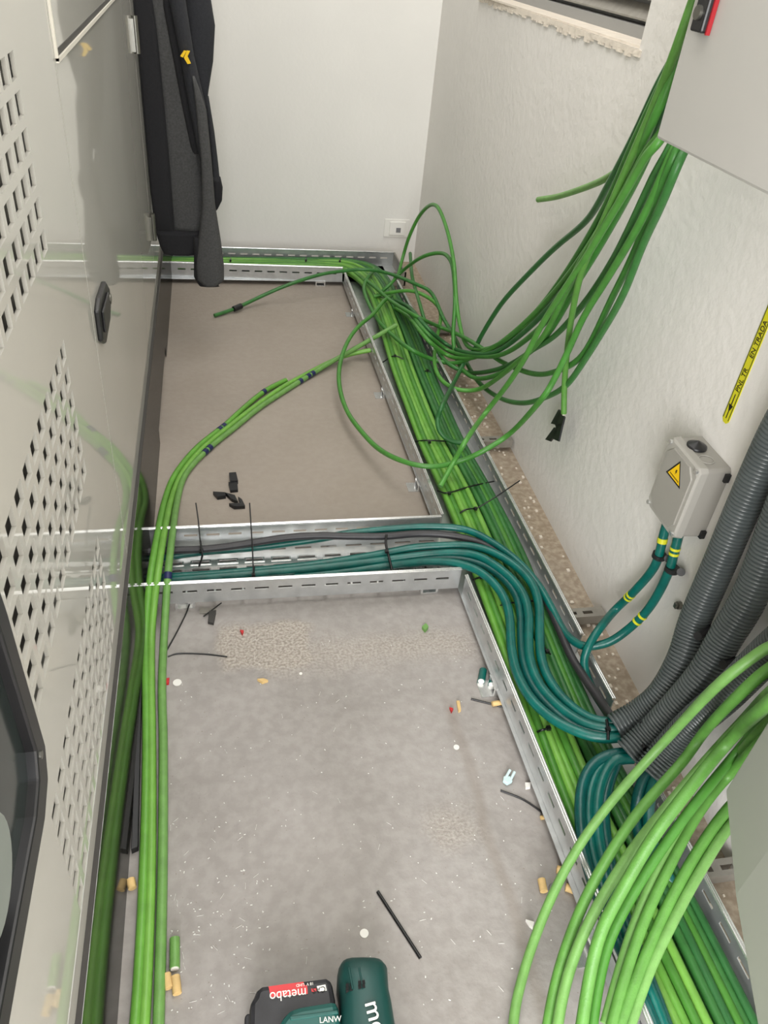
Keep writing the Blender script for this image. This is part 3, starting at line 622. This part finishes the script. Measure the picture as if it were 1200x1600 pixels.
# ------------------------------------------------------------------ earthing junction box on the wall
ang = math.atan(WK)
def box_pt(u, v, d): # u along wall (+y), v up, d out of the wall
    return V((wallx(u)-d, u, v))
jb = thing('junction_box', box_pt(.765, .376, .0), 'grey plastic earthing box with a yellow warning triangle on the white wall', 'junction box')
y0, y1, z0, z1, dp = .722, .807, .318, .432, .047
def octo(i, c): return [(y0+i, z0+i+c), (y0+i+c, z0+i), (y1-i-c, z0+i), (y1-i, z0+i+c), (y1-i, z1-i-c), (y1-i-c, z1-i), (y0+i+c, z1-i), (y0+i, z1-i-c)]
b = MB(); b.rings([[box_pt(*p, .0005) for p in octo(0, .004)], [box_pt(*p, dp-.014) for p in octo(0.001, .004)]], smooth=False); b.build('box_body', 'box_plastic', jb, bevel=.0015)
b = MB(); b.rings([[box_pt(*p, dp-.0135) for p in octo(-.001, .004)], [box_pt(*p, dp-.003) for p in octo(-.0005, .006)], [box_pt(*p, dp) for p in octo(.002, .010)]], smooth=False); lid = b.build('box_lid', 'box_rim', jb, bevel=.001)
b = MB(); b.rings([[box_pt(*p, dp-.001) for p in octo(.007, .012)], [box_pt(*p, dp+.0018) for p in octo(.008, .012)]], smooth=False); b.build('lid_panel', 'box_plastic', lid, bevel=.001)
for yy, zz in ((y0+.006, z0+.006), (y1-.006, z0+.006), (y0+.006, z1-.006), (y1-.006, z1-.006)):
    b = MB(); b.tube([box_pt(yy, zz, dp-.004), box_pt(yy, zz, dp+.0022)], .0033, 10); b.build('lid_screw', 'bright_steel', lid)
def frontp(px, py, o): return W(px, py, o)
def tri(o, s):
    P = [frontp(1063.5, 720.5, o), frontp(1041, 737, o), frontp(1062, 764, o)]; c = (P[0]+P[1]+P[2])/3; return [c+(p-c)*s for p in P]
b = MB(); b.prism(tri(dp+.0019, 1), (-.0004, 0, 0)); sg = b.build('warning_triangle', 'black_print', jb)
b = MB(); b.prism(tri(dp+.0024, .8), (-.0003, 0, 0)); b.build('triangle_face', 'yellow_sign', sg)
T = tri(dp+.0029, .8); c = (T[0]+T[1]+T[2])/3
e_along = (T[2]-T[1]).normalized(); e_up = (T[0]-c).normalized()
bolt = [(-.0008, .0055), (.0016, .0055), (.0004, .0022), (.0020, .0022), (-.0012, -.0035), (-.0003, .0006), (-.0018, .0006)]
b = MB(); b.prism([c+e_up*.002+e_along*px_+e_up*py_*.8 for px_, py_ in bolt], (-.0003, 0, 0)); b.build('earth_symbol', 'black_print', sg)
for k in range(9):
    q = T[1].lerp(T[2], .14+.085*k)+e_up*.0022; b = MB(); b.prism([q, q+e_along*.0014, q+e_along*.0014+e_up*.0017, q+e_up*.0017], (-.0003, 0, 0)); b.build('print_mark', 'black_print', sg)
pz = V((wallx(.775)-.023, .777, z1))
b = MB(); b.tube([pz, pz+V((0, 0, .003)), pz+V((0, 0, .004)), pz+V((0, 0, .0065)), pz+V((0, 0, .010))], [.0135, .0135, .012, .006, .0008], 20); b.build('rubber_grommet', 'black_plastic', jb)
q = V((wallx(.745)-.024, .747, z1)); b = MB()
b.rings([[q+V((math.cos(t)*r, math.sin(t)*r, h)) for t in [2*math.pi*k/24 for k in range(24)]] for r, h in ((.0105, 0), (.0103, .0008), (.0095, .0008), (.0093, 0))], cap=False); b.build('knockout_ring', 'box_rim', jb)
for yy in (y0-.001,):
    for zz in (z1-.012, z0+.008): b = MB(); b.box((wallx(yy)-.008, yy-.003, zz-.006), (wallx(yy)-.001, yy+.003, zz+.006)); b.build('hinge_lug', 'black_plastic', jb)

# ------------------------------------------------------------------ yellow hand-lettered strip on the wall
tp = thing('wall_label', box_pt(.771, .474, 0), 'narrow yellow marker strip with black hand lettering on the wall above the box', 'label')
tw = .0075
b = MB()
b.prism([box_pt(.771-tw, .478, 0), box_pt(.771-tw+.004, .4735, 0), box_pt(.771+tw-.004, .4735, 0), box_pt(.771+tw, .478, 0), box_pt(.771+tw, .76, 0), box_pt(.771-tw, .76, 0)], (-.0012, 0, 0)); b.build('strip', 'tape_yellow', tp)
for o_ in (-.0062, .0062): b = MB(); b.prism([box_pt(.771+o_-.0008, .479, .0012), box_pt(.771+o_+.0008, .479, .0012), box_pt(.771+o_+.0008, .76, .0012), box_pt(.771+o_-.0008, .76, .0012)], (-.0003, 0, 0)); b.build('edge_line', 'tape_olive', tp)
b = MB(); b.prism([box_pt(.7702, .480, .0012), box_pt(.7718, .480, .0012), box_pt(.7718, .515, .0012), box_pt(.7702, .515, .0012)], (-.0003, 0, 0)); b.build('arrow_shaft', 'black_print', tp)
b = MB(); b.prism([box_pt(.771, .489, .0013), box_pt(.7665, .4995, .0013), box_pt(.7755, .4995, .0013)], (-.0003, 0, 0)); b.build('arrow_head', 'black_print', tp)
text('PNL TR', .011, box_pt(.7668, .519, .0014), (0, 0, 1), (0, 1, 0), 'black_print', tp, sx=.92)
text('EN TRADA', .011, box_pt(.7668, .566, .0014), (0, 0, 1), (0, 1, 0), 'black_print', tp, sx=.92)
b = MB(); b.prism([box_pt(.771, .625, .0013), box_pt(.7665, .6355, .0013), box_pt(.7755, .6355, .0013)], (-.0003, 0, 0)); b.build('arrow_head', 'black_print', tp)

# ------------------------------------------------------------------ wall box top right and grey panel bottom right
wb = thing('wall_cabinet', (.55, .66, .8), 'pale grey wall cabinet with a black lock at the upper right', 'cabinet')
b = MB(); b.box((.466, .30, .802), (wallx(.3)-.001, .797, 1.32)); b.build('housing', 'wall_box_paint', wb, bevel=.004)
b = MB(); b.box((.45, .297, .80), (.464, .80, 1.322)); dr = b.build('door', 'wall_box_paint', wb, bevel=.003)
b = MB(); b.box((.441, .757, .897), (.4505, .778, .94)); lk = b.build('lock', 'black_plastic', dr, bevel=.002)
b = MB(); b.tube([V((.4415, .768, .912)), V((.438, .768, .912))], .006, 14); b.build('lock_cylinder', 'hinge_metal', lk)
b = MB(); b.box((.4455, .7545, .896), (.4495, .7568, .941)); b.build('lock_seal', 'red_plastic', lk)
pn = thing('control_cabinet', (.5, .25, .3), 'plain grey-green cabinet corner close to the camera at lower right', 'cabinet')
zP = .30
cor = [G(1133, 1235, zP), G(1148, 1400, zP), G(1165, 1500, zP), G(1182, 1600, zP), G(1200, 1720, zP)]
foot_ = [V((p.x, p.y, zP)) for p in cor] + [V((.60, .06, zP)), V((.60, .365, zP))]
b = MB(); b.prism(foot_, (0, 0, .22)); b.build('housing', 'side_panel_paint', pn, bevel=.003)
b = MB(); b.box((.60, .1, .4), (wallx(.1)-.0005, .34, .5)); b.build('wall_mount', 'side_panel_paint', pn)

# ------------------------------------------------------------------ arching green cables at lower right
RA = .0058
ARC = [
 ([(1240, 985, -.10), (1200, 1010, -.11), (1167, 1034, -.12), (1117, 1073, -.14), (1050, 1146, 0.194), (967, 1237, 0.138), (904, 1321, 0.090), (862, 1400, 0.054), (829, 1483, 0.026), (808, 1558, 0.013), (802, 1600, 0.010), (798, 1660, 0.008)], 0, 'leftmost arching green cable, alone over the concrete', 1.0),
 ([(1240, 1010, -.11), (1200, 1044, -.12), (1155, 1085, -.13), (1100, 1142, 0.218), (1067, 1192, 0.194), (1008, 1254, 0.162), (958, 1325, 0.130), (912, 1408, 0.090), (879, 1496, 0.062), (862, 1565, 0.042), (850, 1640, 0.026)], 1, 'second arching green cable from the left', 1.05),
 ([(1240, 1040, -.14), (1205, 1078, -.14), (1167, 1119, 0.250), (1120, 1170, 0.226), (1075, 1222, 0.198), (1035, 1270, 0.178), (992, 1322, 0.150), (942, 1400, 0.114), (904, 1475, 0.082), (880, 1550, 0.058), (868, 1625, 0.042)], 0, 'third arching green cable from the left, brightest of them', 1.05),
 ([(1250, 1045, -.16), (1200, 1098, -.17), (1150, 1145, 0.266), (1105, 1197, 0.242), (1058, 1258, 0.214), (1015, 1315, 0.182), (967, 1400, 0.138), (937, 1458, 0.114), (920, 1533, 0.082), (908, 1610, 0.058)], 1, 'fourth arching green cable from the left, thick in front', 1.15),
 ([(1255, 1050, -.10), (1205, 1105, -.11), (1165, 1160, 0.218), (1110, 1225, 0.194), (1060, 1290, 0.162), (1010, 1362, 0.130), (975, 1422, 0.106), (950, 1475, 0.086), (933, 1550, 0.066), (924, 1620, 0.050)], 2, 'shaded green cable tucked under the fourth arching one', 1.0),
 ([(1235, 1085, -.09), (1192, 1135, -.10), (1155, 1180, 0.194), (1117, 1222, 0.174), (1062, 1296, 0.146), (1025, 1362, 0.122), (992, 1442, 0.094), (967, 1521, 0.074), (946, 1600, 0.058)], 0, 'left one of the middle pair of arching green cables', 1.05),
 ([(1240, 1100, -.10), (1197, 1150, -.11), (1150, 1200, 0.190), (1118, 1234, 0.174), (1083, 1283, 0.154), (1050, 1346, 0.134), (1008, 1433, 0.106), (975, 1529, 0.082), (955, 1605, 0.066)], 1, 'right one of the middle pair of arching green cables', 1.05),
 ([(1205, 1195, 0.194), (1170, 1230, 0.182), (1135, 1266, 0.166), (1100, 1314, 0.146), (1058, 1385, 0.122), (1029, 1446, 0.102), (1000, 1512, 0.086), (968, 1602, 0.066)], 1, 'green cable emerging under the grey cabinet corner, left of two', 1.1),
 ([(1210, 1220, 0.178), (1175, 1255, 0.170), (1138, 1291, 0.158), (1108, 1338, 0.142), (1075, 1394, 0.122), (1042, 1458, 0.102), (1012, 1521, 0.082), (984, 1604, 0.062)], 0, 'rightmost arching green cable emerging under the grey cabinet corner', 1.05),
]
for i, (pts, mi, lab, rs) in enumerate(ARC):
    pts = [V((.49+.012*i, .425+.012*(i % 3), .80)), V((.49+.012*i, .425+.012*(i % 3), .62))] + pts      # rise to the wall cabinet's underside
    cable(pts, RA*rs, (LGREENS+[GREENS[1]])[mi], lab, 'green cables arching at lower right', seg=7, it=14, n=10)

# ------------------------------------------------------------------ work jacket
jk = thing('work_jacket', (-.06, 1.93, .5), 'grey and black work jacket with a yellow chevron hanging by the cabinet door hinges', 'jacket')
def loft(rows, Y, dep, name, m, parent, label=None, wav=0, seed=0, n=16):
    rnd = random.Random(seed); R = []
    rows2 = []
    for a, c in zip(rows, rows[1:]):
        for k in range(5):
            t = k/5; rows2.append(tuple(a[j]*(1-t)+c[j]*t for j in range(3)))
    rows2.append(rows[-1]); ph = rnd.uniform(0, 6)
    for i, (xl, xr, y) in enumerate(rows2):
        a = PY(xl, y, Y); q = PY(xr, y, Y); c = (a+q)/2; h = (q-a).length/2
        e = min(1, min(i, len(rows2)-1-i)/1.5+.35) if len(rows2) > 3 else 1
        ring = []
        for k in range(n):
            t = 2*math.pi*k/n; ct, st = math.cos(t), math.sin(t)
            fold = 1+wav*math.sin(3*t+ph+i*.12)
            ring.append(c + V((1, 0, 0))*(h*math.copysign(abs(ct)**.75, ct)) + V((0, 1, 0))*(dep*e*fold*math.copysign(abs(st)**.75, st)))
        R.append(ring)
    b = MB(); b.rings(R); o = b.build(name, m, parent); 
    if label: o['label'] = label
    return o
loft([(280, 318, -60), (287, 330, 0), (289, 336, 38), (296, 333, 95), (312, 326, 140), (318, 323, 168)], 2.03, .03, 'back_panel', 'jacket_charcoal', jk, wav=.1, seed=1)
loft([(318, 326, 150), (325, 335, 205), (330, 341, 255), (331, 344, 285)], 2.02, .014, 'far_sleeve', 'jacket_charcoal', jk, wav=.1, seed=2)
loft([(330, 344.5, 276), (331, 348, 292), (330, 347, 312), (331, 339, 328)], 2.01, .016, 'far_cuff', 'jacket_black', jk, 'black ribbed cuff')
loft([(228, 258, -60), (234, 262, 0), (243, 276, 60), (253, 297, 172), (262, 321, 287), (267, 320, 330), (270, 314, 362)], 1.97, .022, 'body_panel', 'jacket_grey', jk, wav=.12, seed=3)
loft([(196, 236, -60), (203, 239, 0), (212, 247, 60), (222, 257, 160), (232, 267, 270), (242, 273, 364)], 1.955, .016, 'side_panel', 'jacket_black', jk, 'black side panel', wav=.1, seed=4)
loft([(242, 314, 360), (246, 313, 372), (250, 313, 385), (256, 307, 397)], 1.955, .022, 'waistband', 'jacket_black', jk, 'black ribbed waistband', wav=.04, seed=5)
loft([(262, 278, -60), (264, 290, 0), (281, 303, 86), (296, 323, 172), (313, 331, 255), (316, 335, 316)], 1.94, .02, 'upper_sleeve', 'jacket_charcoal', jk, wav=.1, seed=6)
sl = loft([(300, 304, 118), (303, 314, 145), (306, 322, 172), (314, 331, 255), (316, 336, 318), (310, 345, 374), (306, 350, 415), (308, 350, 436), (318, 340, 445)], 1.925, .02, 'front_sleeve', 'jacket_grey', jk, wav=.08, seed=7)
loft([(302, 312, 370), (303, 318, 400), (303, 330, 432), (312, 343, 447)], 1.935, .02, 'front_cuff', 'jacket_black', jk, 'black cuff underside')
# navy fold between panel and sleeve
loft([(252, 262, -50), (255, 270, 10), (268, 284, 80), (284, 300, 165), (300, 314, 240)], 1.955, .012, 'fold', 'jacket_black', jk, seed=8)
YL = 1.905
for poly in ([(281.7, 88), (287, 80), (291, 80.5), (286, 90)], [(291.6, 80), (296.6, 80.7), (292.8, 88.5), (298, 99.5), (293, 100), (287.4, 90.5)]):
    b = MB(); b.prism([PY(x, y, YL) for x, y in poly], (0, .012, 0)); b.build('chevron_logo', 'logo_yellow', jk)

# ------------------------------------------------------------------ cordless tool at the bottom edge
tl = thing('cordless_tool', G(540, 1600, 0), 'dark green cordless tool with a black battery lying on the concrete', 'power tool')
def tool_loft(rows, zc_, hz, name, m, e=.55, bev=0):
    R = []
    for xl, xr, y, s in rows:
        a = G(xl, y, .045); q = G(xr, y, .045); c = (a+q)/2; c.z = zc_
        R.append(ellipse_ring(c, (q-a).normalized(), V((0, 0, 1)), (q-a).length/2, hz*s, 20, e))
    b = MB(); b.rings(R); return b.build(name, m, tl)
mh = tool_loft([(540, 588, 1509, .6), (531, 598, 1514, .85), (527, 604, 1523, .96), (526, 605, 1541, 1), (529, 606, 1556, 1), (531, 610, 1573, .97), (530, 616, 1611, .97), (534, 628, 1691, .95), (540, 640, 1771, .8), (556, 628, 1811, .5)], .042, .037, 'motor_housing', 'tool_green')
b = MB(); b.prism([G(x, y, .058) for x, y in ((391, 1640), (389, 1600), (390, 1566), (397, 1556), (400, 1545), (410, 1539), (510, 1526), (518, 1529), (524, 1560), (527, 1640))], (0, 0, -.05)); bt = b.build('battery_pack', 'tool_black', tl, bevel=.006)
b = MB(); b.prism([G(x, y, .040) for x, y in ((381, 1660), (382, 1588), (386, 1583), (396, 1583), (398, 1660))], (0, 0, -.03)); b.build('battery_latch', 'tool_black', bt, bevel=.003)
b = MB(); b.prism([G(x, y, .069) for x, y in ((432, 1640), (436, 1597), (452, 1577), (470, 1571), (527, 1562), (540, 1640))], (0, 0, -.049)); hn = b.build('handle_foot', 'tool_teal', tl, bevel=.006)
b = MB(); b.prism([G(x, y, .066) for x, y in ((452, 1590), (527, 1580), (529, 1586), (454, 1597))], (0, 0, .004)); b.build('foot_ridge', 'tool_teal', hn, bevel=.001)
zl = .0584
b = MB(); b.prism([G(x, y, zl) for x, y in ((419.5, 1541.5), (474, 1534), (476, 1539.5), (480, 1540), (481, 1553), (423, 1558))], (0, 0, .0004)); rl = b.build('red_label', 'label_red', bt)
xd = (G(435, 1552, zl)-G(477, 1546.5, zl)); yd = G(478, 1552, zl)-G(477, 1542, zl)
text('metabo', .0135, G(478.5, 1543.5, zl+.0005), xd, yd, 'white_print', rl, sx=.93)
b = MB(); b.prism([G(x, y, zl) for x, y in ((495, 1541), (508.5, 1538.5), (510.5, 1548), (497, 1549.5))], (0, 0, .0004)); wl_ = b.build('white_label', 'white_print', bt)
text('CAS', .0075, G(508.5, 1541, zl+.0005), xd, yd, 'black_print', wl_)
b = MB(); b.prism([G(x, y, zl) for x, y in ((486, 1545), (494, 1544), (494.5, 1549), (487, 1550))], (0, 0, .0004)); b.build('red_mark', 'label_red', bt)
text('18 V  LiHD', .004, G(490, 1534.5, zl+.0003), xd, yd, 'white_print', bt)
text('metabo', .024, G(569.5, 1567, .0795), G(578, 1600, .08)-G(570, 1567, .08), V((1, 0.1, 0)), 'white_print', mh, off=.0012)
text('LANW', .0075, G(499, 1598.5, .0695), G(520, 1596, .07)-G(495, 1598, .07), V((0, 1, 0)), 'white_print', hn)
for k, (x, y) in enumerate([(543, 1539), (543, 1545), (549, 1538), (549, 1544), (562, 1536), (562, 1542), (568, 1535), (568, 1541), (580, 1534), (580, 1540)]):
    p = G(x, y, .0785); b = MB(); b.box((p.x-.0015, p.y-.0017, .0745-(.002 if k > 7 or k < 4 else 0)), (p.x+.0015, p.y+.0017, .0798-(.002 if k > 7 or k < 4 else 0))); b.build('vent_slot', 'black_void', mh)
for x in (545, 561): b = MB(); b.tube([G(x, 1512, .078), G(x+6, 1545, .0785)], .0012, 6); b.build('housing_rib', 'tool_green', mh)

# ------------------------------------------------------------------ wall socket
so = thing('wall_socket', (.64, YB, .1), 'white data socket low on the back wall beside the corner', 'socket')
a, q = PY(601, 344, YB), PY(640, 371, YB)
b = MB(); b.box((a.x, YB-.004, q.z), (a.x+.088, YB-.0002, q.z+.062)); b.build('frame', 'white_plastic', so, bevel=.002)
b = MB(); b.box((a.x+.018, YB-.008, q.z+.008), (a.x+.074, YB-.003, q.z+.054)); ins = b.build('insert', 'white_plastic', so, bevel=.002)
b = MB(); b.box((a.x+.042, YB-.0085, q.z+.018), (a.x+.058, YB-.0078, q.z+.034)); b.build('jack_opening', 'grey_rubber', ins)

# ------------------------------------------------------------------ small things on the floor
def rod(p, q, r, name, m, label, cat, group=None, n=8): b = MB(); b.tube([p, q], r, n); return b.build(name, m, None, 0, label, cat, group)
def disc(px, py, r, m, name, label, cat, group=None, h=.0015):
    p = G(px, py, 0); b = MB(); b.tube([p+V((0, 0, .0002)), p+V((0, 0, h))], r, 14); return b.build(name, m, None, 0, label, cat, group)
def dowel(a_, b_, label, r=.0052):
    p, q = G(*a_, r), G(*b_, r); t = thing('wooden_dowel', V((p+q)/2).xy.to_3d(), label, 'dowel')
    bb = MB(); bb.tube([p, q], r, 8); bb.build('peg', 'wood', t)
    d = (q-p).normalized(); bb = MB(); bb.tube([p-d*.0004, q+d*.0004], r*.45, 8); bb.build('end_grain', 'wood', t)
dowel((846, 1374), (850, 1393), 'short wooden dowel lying alone left of two others by the tray rail')
dowel((870, 1358), (888, 1364), 'wooden dowel lying farthest of three by the tray rail')
dowel((884, 1386), (903, 1393), 'wooden dowel touching the tray rail foot')
dowel((260, 1522), (264, 1544), 'wooden dowel left of the green stub, near the loose cables', .005)
dowel((274, 1525), (277, 1553), 'longer wooden dowel just below the green cable stub', .005)
dowel((204, 1374), (207, 1388), 'wooden dowel half hidden between the loose cables and plinth')
dowel((769, 1100), (795, 1096), 'split wooden dowel lying on a black offcut by the rail', .0042)
dowel((845, 1278), (858, 1275), 'thin wooden sliver against the tray rail', .003)
p = G(865, 1388, .006); b = MB(); b.rings([ellipse_ring(p+V((0, 0, .0065*math.sin(a_))), V((1, 0, 0)), V((0, 1, 0)), max(.0003, .0065*math.cos(a_)), max(.0003, .0065*math.cos(a_)), 12) for a_ in [math.pi*(-.5+k/8) for k in range(9)]]); b.build('rubber_ball', 'grey_rubber', None, 0, 'small grey rubber ball between the wooden dowels', 'ball')
def stub(a_, b_, r, m, label):
    p, q = G(*a_, r), G(*b_, r); o = MB(); o.tube([p, q], r, 12); o = o.build('cable_offcut', m, None, 0, label, 'offcut')
    d = (q-p).normalized(); b = MB(); b.tube([q-d*.001, q+d*.0012], r*.8, 12); b.build('cut_face', 'white_plastic', o)
stub((273, 1466), (273, 1513), .0058, LGREENS[0], 'green cable stub lying beside the loose cables')
stub((755, 1047), (752, 1064), .0062, 'teal_sheath', 'left one of two teal cable offcuts by the tray rail')
stub((772, 1050), (768, 1069), .0055, 'teal_sheath', 'right one of two teal cable offcuts by the tray rail')
rod(G(590, 1393, .0015), G(657, 1497, .0015), .0022, 'plastic_strip', 'black_tie', 'straight black strip lying on the open concrete above the tool', 'strip')
rod(G(736, 1092, .0012), G(792, 1106, .0012), .0016, 'tie_offcut', 'black_tie', 'black tie offcut under the split dowel by the rail', 'offcut')
b = MB(); b.tube(spline([G(782, 1235, .0015), G(815, 1248, .0015), G(840, 1264, .0015), G(856, 1277, .0015)], 6), .0014, 6); b.build('wire_offcut', 'black_tie', None, 0, 'curved black wire offcut meeting the near tray rail', 'offcut')
b = MB(); b.tube(spline([G(262, 1026, .0012), G(280, 1021, .0015), G(320, 1022, .0012), G(355, 1026, .0012)], 6), .0012, 6); b.build('black_wire', 'black_tie', None, 0, 'thin black wire from the loose cables to the rough patch', 'wire')
b = MB(); b.tube(spline([G(260, 1017, .0012), G(275, 990, .0015), (G(290, 960, .002)), G(296, 944, .003)], 6), .0012, 6); b.build('black_wire', 'black_tie', None, 0, 'thin black wire slanting up to the cross tray foot', 'wire')
cl = thing('angle_bracket', G(326, 958, 0), 'small dark angle bracket on the floor in front of the cross tray', 'bracket')
b = MB(); b.prism([G(x, y, .0) for x, y in ((311, 951), (338, 953), (338, 960), (312, 960))], (0, 0, .003)); b.build('arm', 'bracket_steel', cl)
b = MB(); b.prism([G(x, y, .0) for x, y in ((327, 958), (338, 957), (334, 977), (325, 975))], (0, 0, .006)); b.build('arm', 'door_gap', cl)
rod(G(318, 963, .003), G(346, 942, .004), .0011, 'black_wire', 'black_tie', 'short black wire end over the dark angle bracket', 'wire')
def tape(polys, label):
    t = thing('tape_scrap', G(*polys[0][0], 0), label, 'tape scrap')
    for poly in polys: b = MB(); b.prism([G(x, y, .0005) for x, y in poly], (0, .001, random.uniform(.004, .009))); b.build('tape_strip', 'black_plastic', t)
tape([[(358, 744), (369, 743), (372, 756), (360, 757)], [(357, 757), (371, 756), (372, 769), (360, 770)]], 'crumpled black tape scrap, upper of two on the far floor')
tape([[(333, 773), (352, 774), (353, 779), (340, 781)], [(352, 774), (367, 778), (372, 788), (362, 784)], [(358, 791), (380, 790), (383, 795), (366, 796)], [(372, 780), (378, 784), (383, 794), (376, 791)]], 'twisted black tape scrap, lower of two on the far floor')
b = MB(); b.tube([G(365, 483, .013), G(377, 478, .016)], .0085, 10); b.build('tape_wrap', 'black_plastic', None, 0, 'black tape wrapped near the end of the far floor cable', 'tape')
for px, py, r, lab in ((277, 1067, .0065, 'white plastic dot beside the loose green cables'), (713, 1168, .0042, 'white plastic dot on the concrete left of the near rail'), (569, 1459, .0052, 'cream plastic dot above the tool'), (470, 1053, .0024, 'tiny white dot right of the wood sliver')):
    disc(px, py, r, 'white_plastic', 'plastic_dot', lab, 'debris')
def chip(polypx, m, label, name='scrap', h=.004): b = MB(); b.prism([G(x, y, .0003) for x, y in polypx], (0, .001, h)); b.build(name, m, None, 0, label, 'debris')
chip([(258, 1064), (265, 1062), (264, 1070), (259, 1071)], 'red_scrap', 'red scrap touching the loose green cables')
chip([(375, 987), (381, 988), (379, 994)], 'red_scrap', 'red scrap on the rough concrete patch')
chip([(702, 1108), (708, 1110), (705, 1115)], 'red_scrap', 'red scrap left of the near tray rail')
chip([(659, 983), (665, 978), (669, 983), (664, 989)], LGREENS[0], 'green plastic scrap below the cross tray corner', h=.006)
chip([(402, 1064), (412, 1063), (419, 1066), (410, 1069)], 'wood', 'pale wood sliver at the edge of the rough patch')
chip([(713, 1098), (718, 1098), (720, 1112), (716, 1114)], 'wood', 'upright wood sliver left of the black tie offcut')
chip([(821, 1440), (834, 1444), (832, 1453), (827, 1449)], 'white_plastic', 'torn white paper scrap left of the arching cables')
chip([(820, 1226), (829, 1226), (828, 1233), (821, 1234)], 'white_plastic', 'small white plastic scrap against the tray rail')
ck = thing('plastic_clip', G(794, 1216, 0), 'pale teal plastic clip with two prongs near the rail', 'clip')
b = MB(); b.prism([G(x, y, .001) for x, y in ((786, 1216), (796, 1216), (800, 1224), (792, 1228), (785, 1223))], (0, 0, .006)); b.build('clip_base', 'pale_clip', ck, bevel=.001)
b = MB(); b.tube([G(789, 1217, .005), G(797, 1203, .008)], .0022, 6); b.build('prong', 'pale_clip', ck)
b = MB(); b.tube([G(797, 1220, .005), G(804, 1206, .008)], .0022, 6); b.build('prong', 'pale_clip', ck)
chip([(672, 779), (676, 778), (677, 782), (673, 783)], 'white_plastic', 'white crumb on the far floor near the tray corner')
b = MB(); rnd = random.Random(5)
for i in range(330):
    if i < 230: px, py = rnd.uniform(265, 900), rnd.uniform(1000, 1590)
    else: px, py = rnd.uniform(265, 420), rnd.uniform(1280, 1590)
    p = G(px, py, .0004)
    if p.x > XL-.012: continue
    L_ = rnd.choice((.0006, .0008, .001, .0013, .004)); a_ = rnd.uniform(0, 3.14); d = V((math.cos(a_), math.sin(a_), 0))*L_; e = V((-d.y, d.x, 0)).normalized()*(.0006 if L_ < .003 else .0002)
    b.add([p-d-e, p+d-e, p+d+e, p-d+e, p+V((0, 0, .0008))], [(0, 1, 2, 3), (0, 4, 1), (1, 4, 2), (2, 4, 3), (3, 4, 0)])
b.build('metal_shavings', 'shavings', None, 0, 'tiny bright metal shavings scattered over the near concrete', 'shavings', kind='stuff')
b = MB()
for i in range(160):
    y = rnd.uniform(.25, 2.2); x = rnd.uniform(.575, wallx(y)-.004); s_ = rnd.uniform(.001, .0035); 
    b.box((x-s_, y-s_, 0), (x+s_*.7, y+s_, s_*1.1))
b.build('rubble_crumbs', 'rough_sill', None, 0, 'crumbs of plaster and sand on the strip between tray and wall', 'crumbs', kind='stuff')
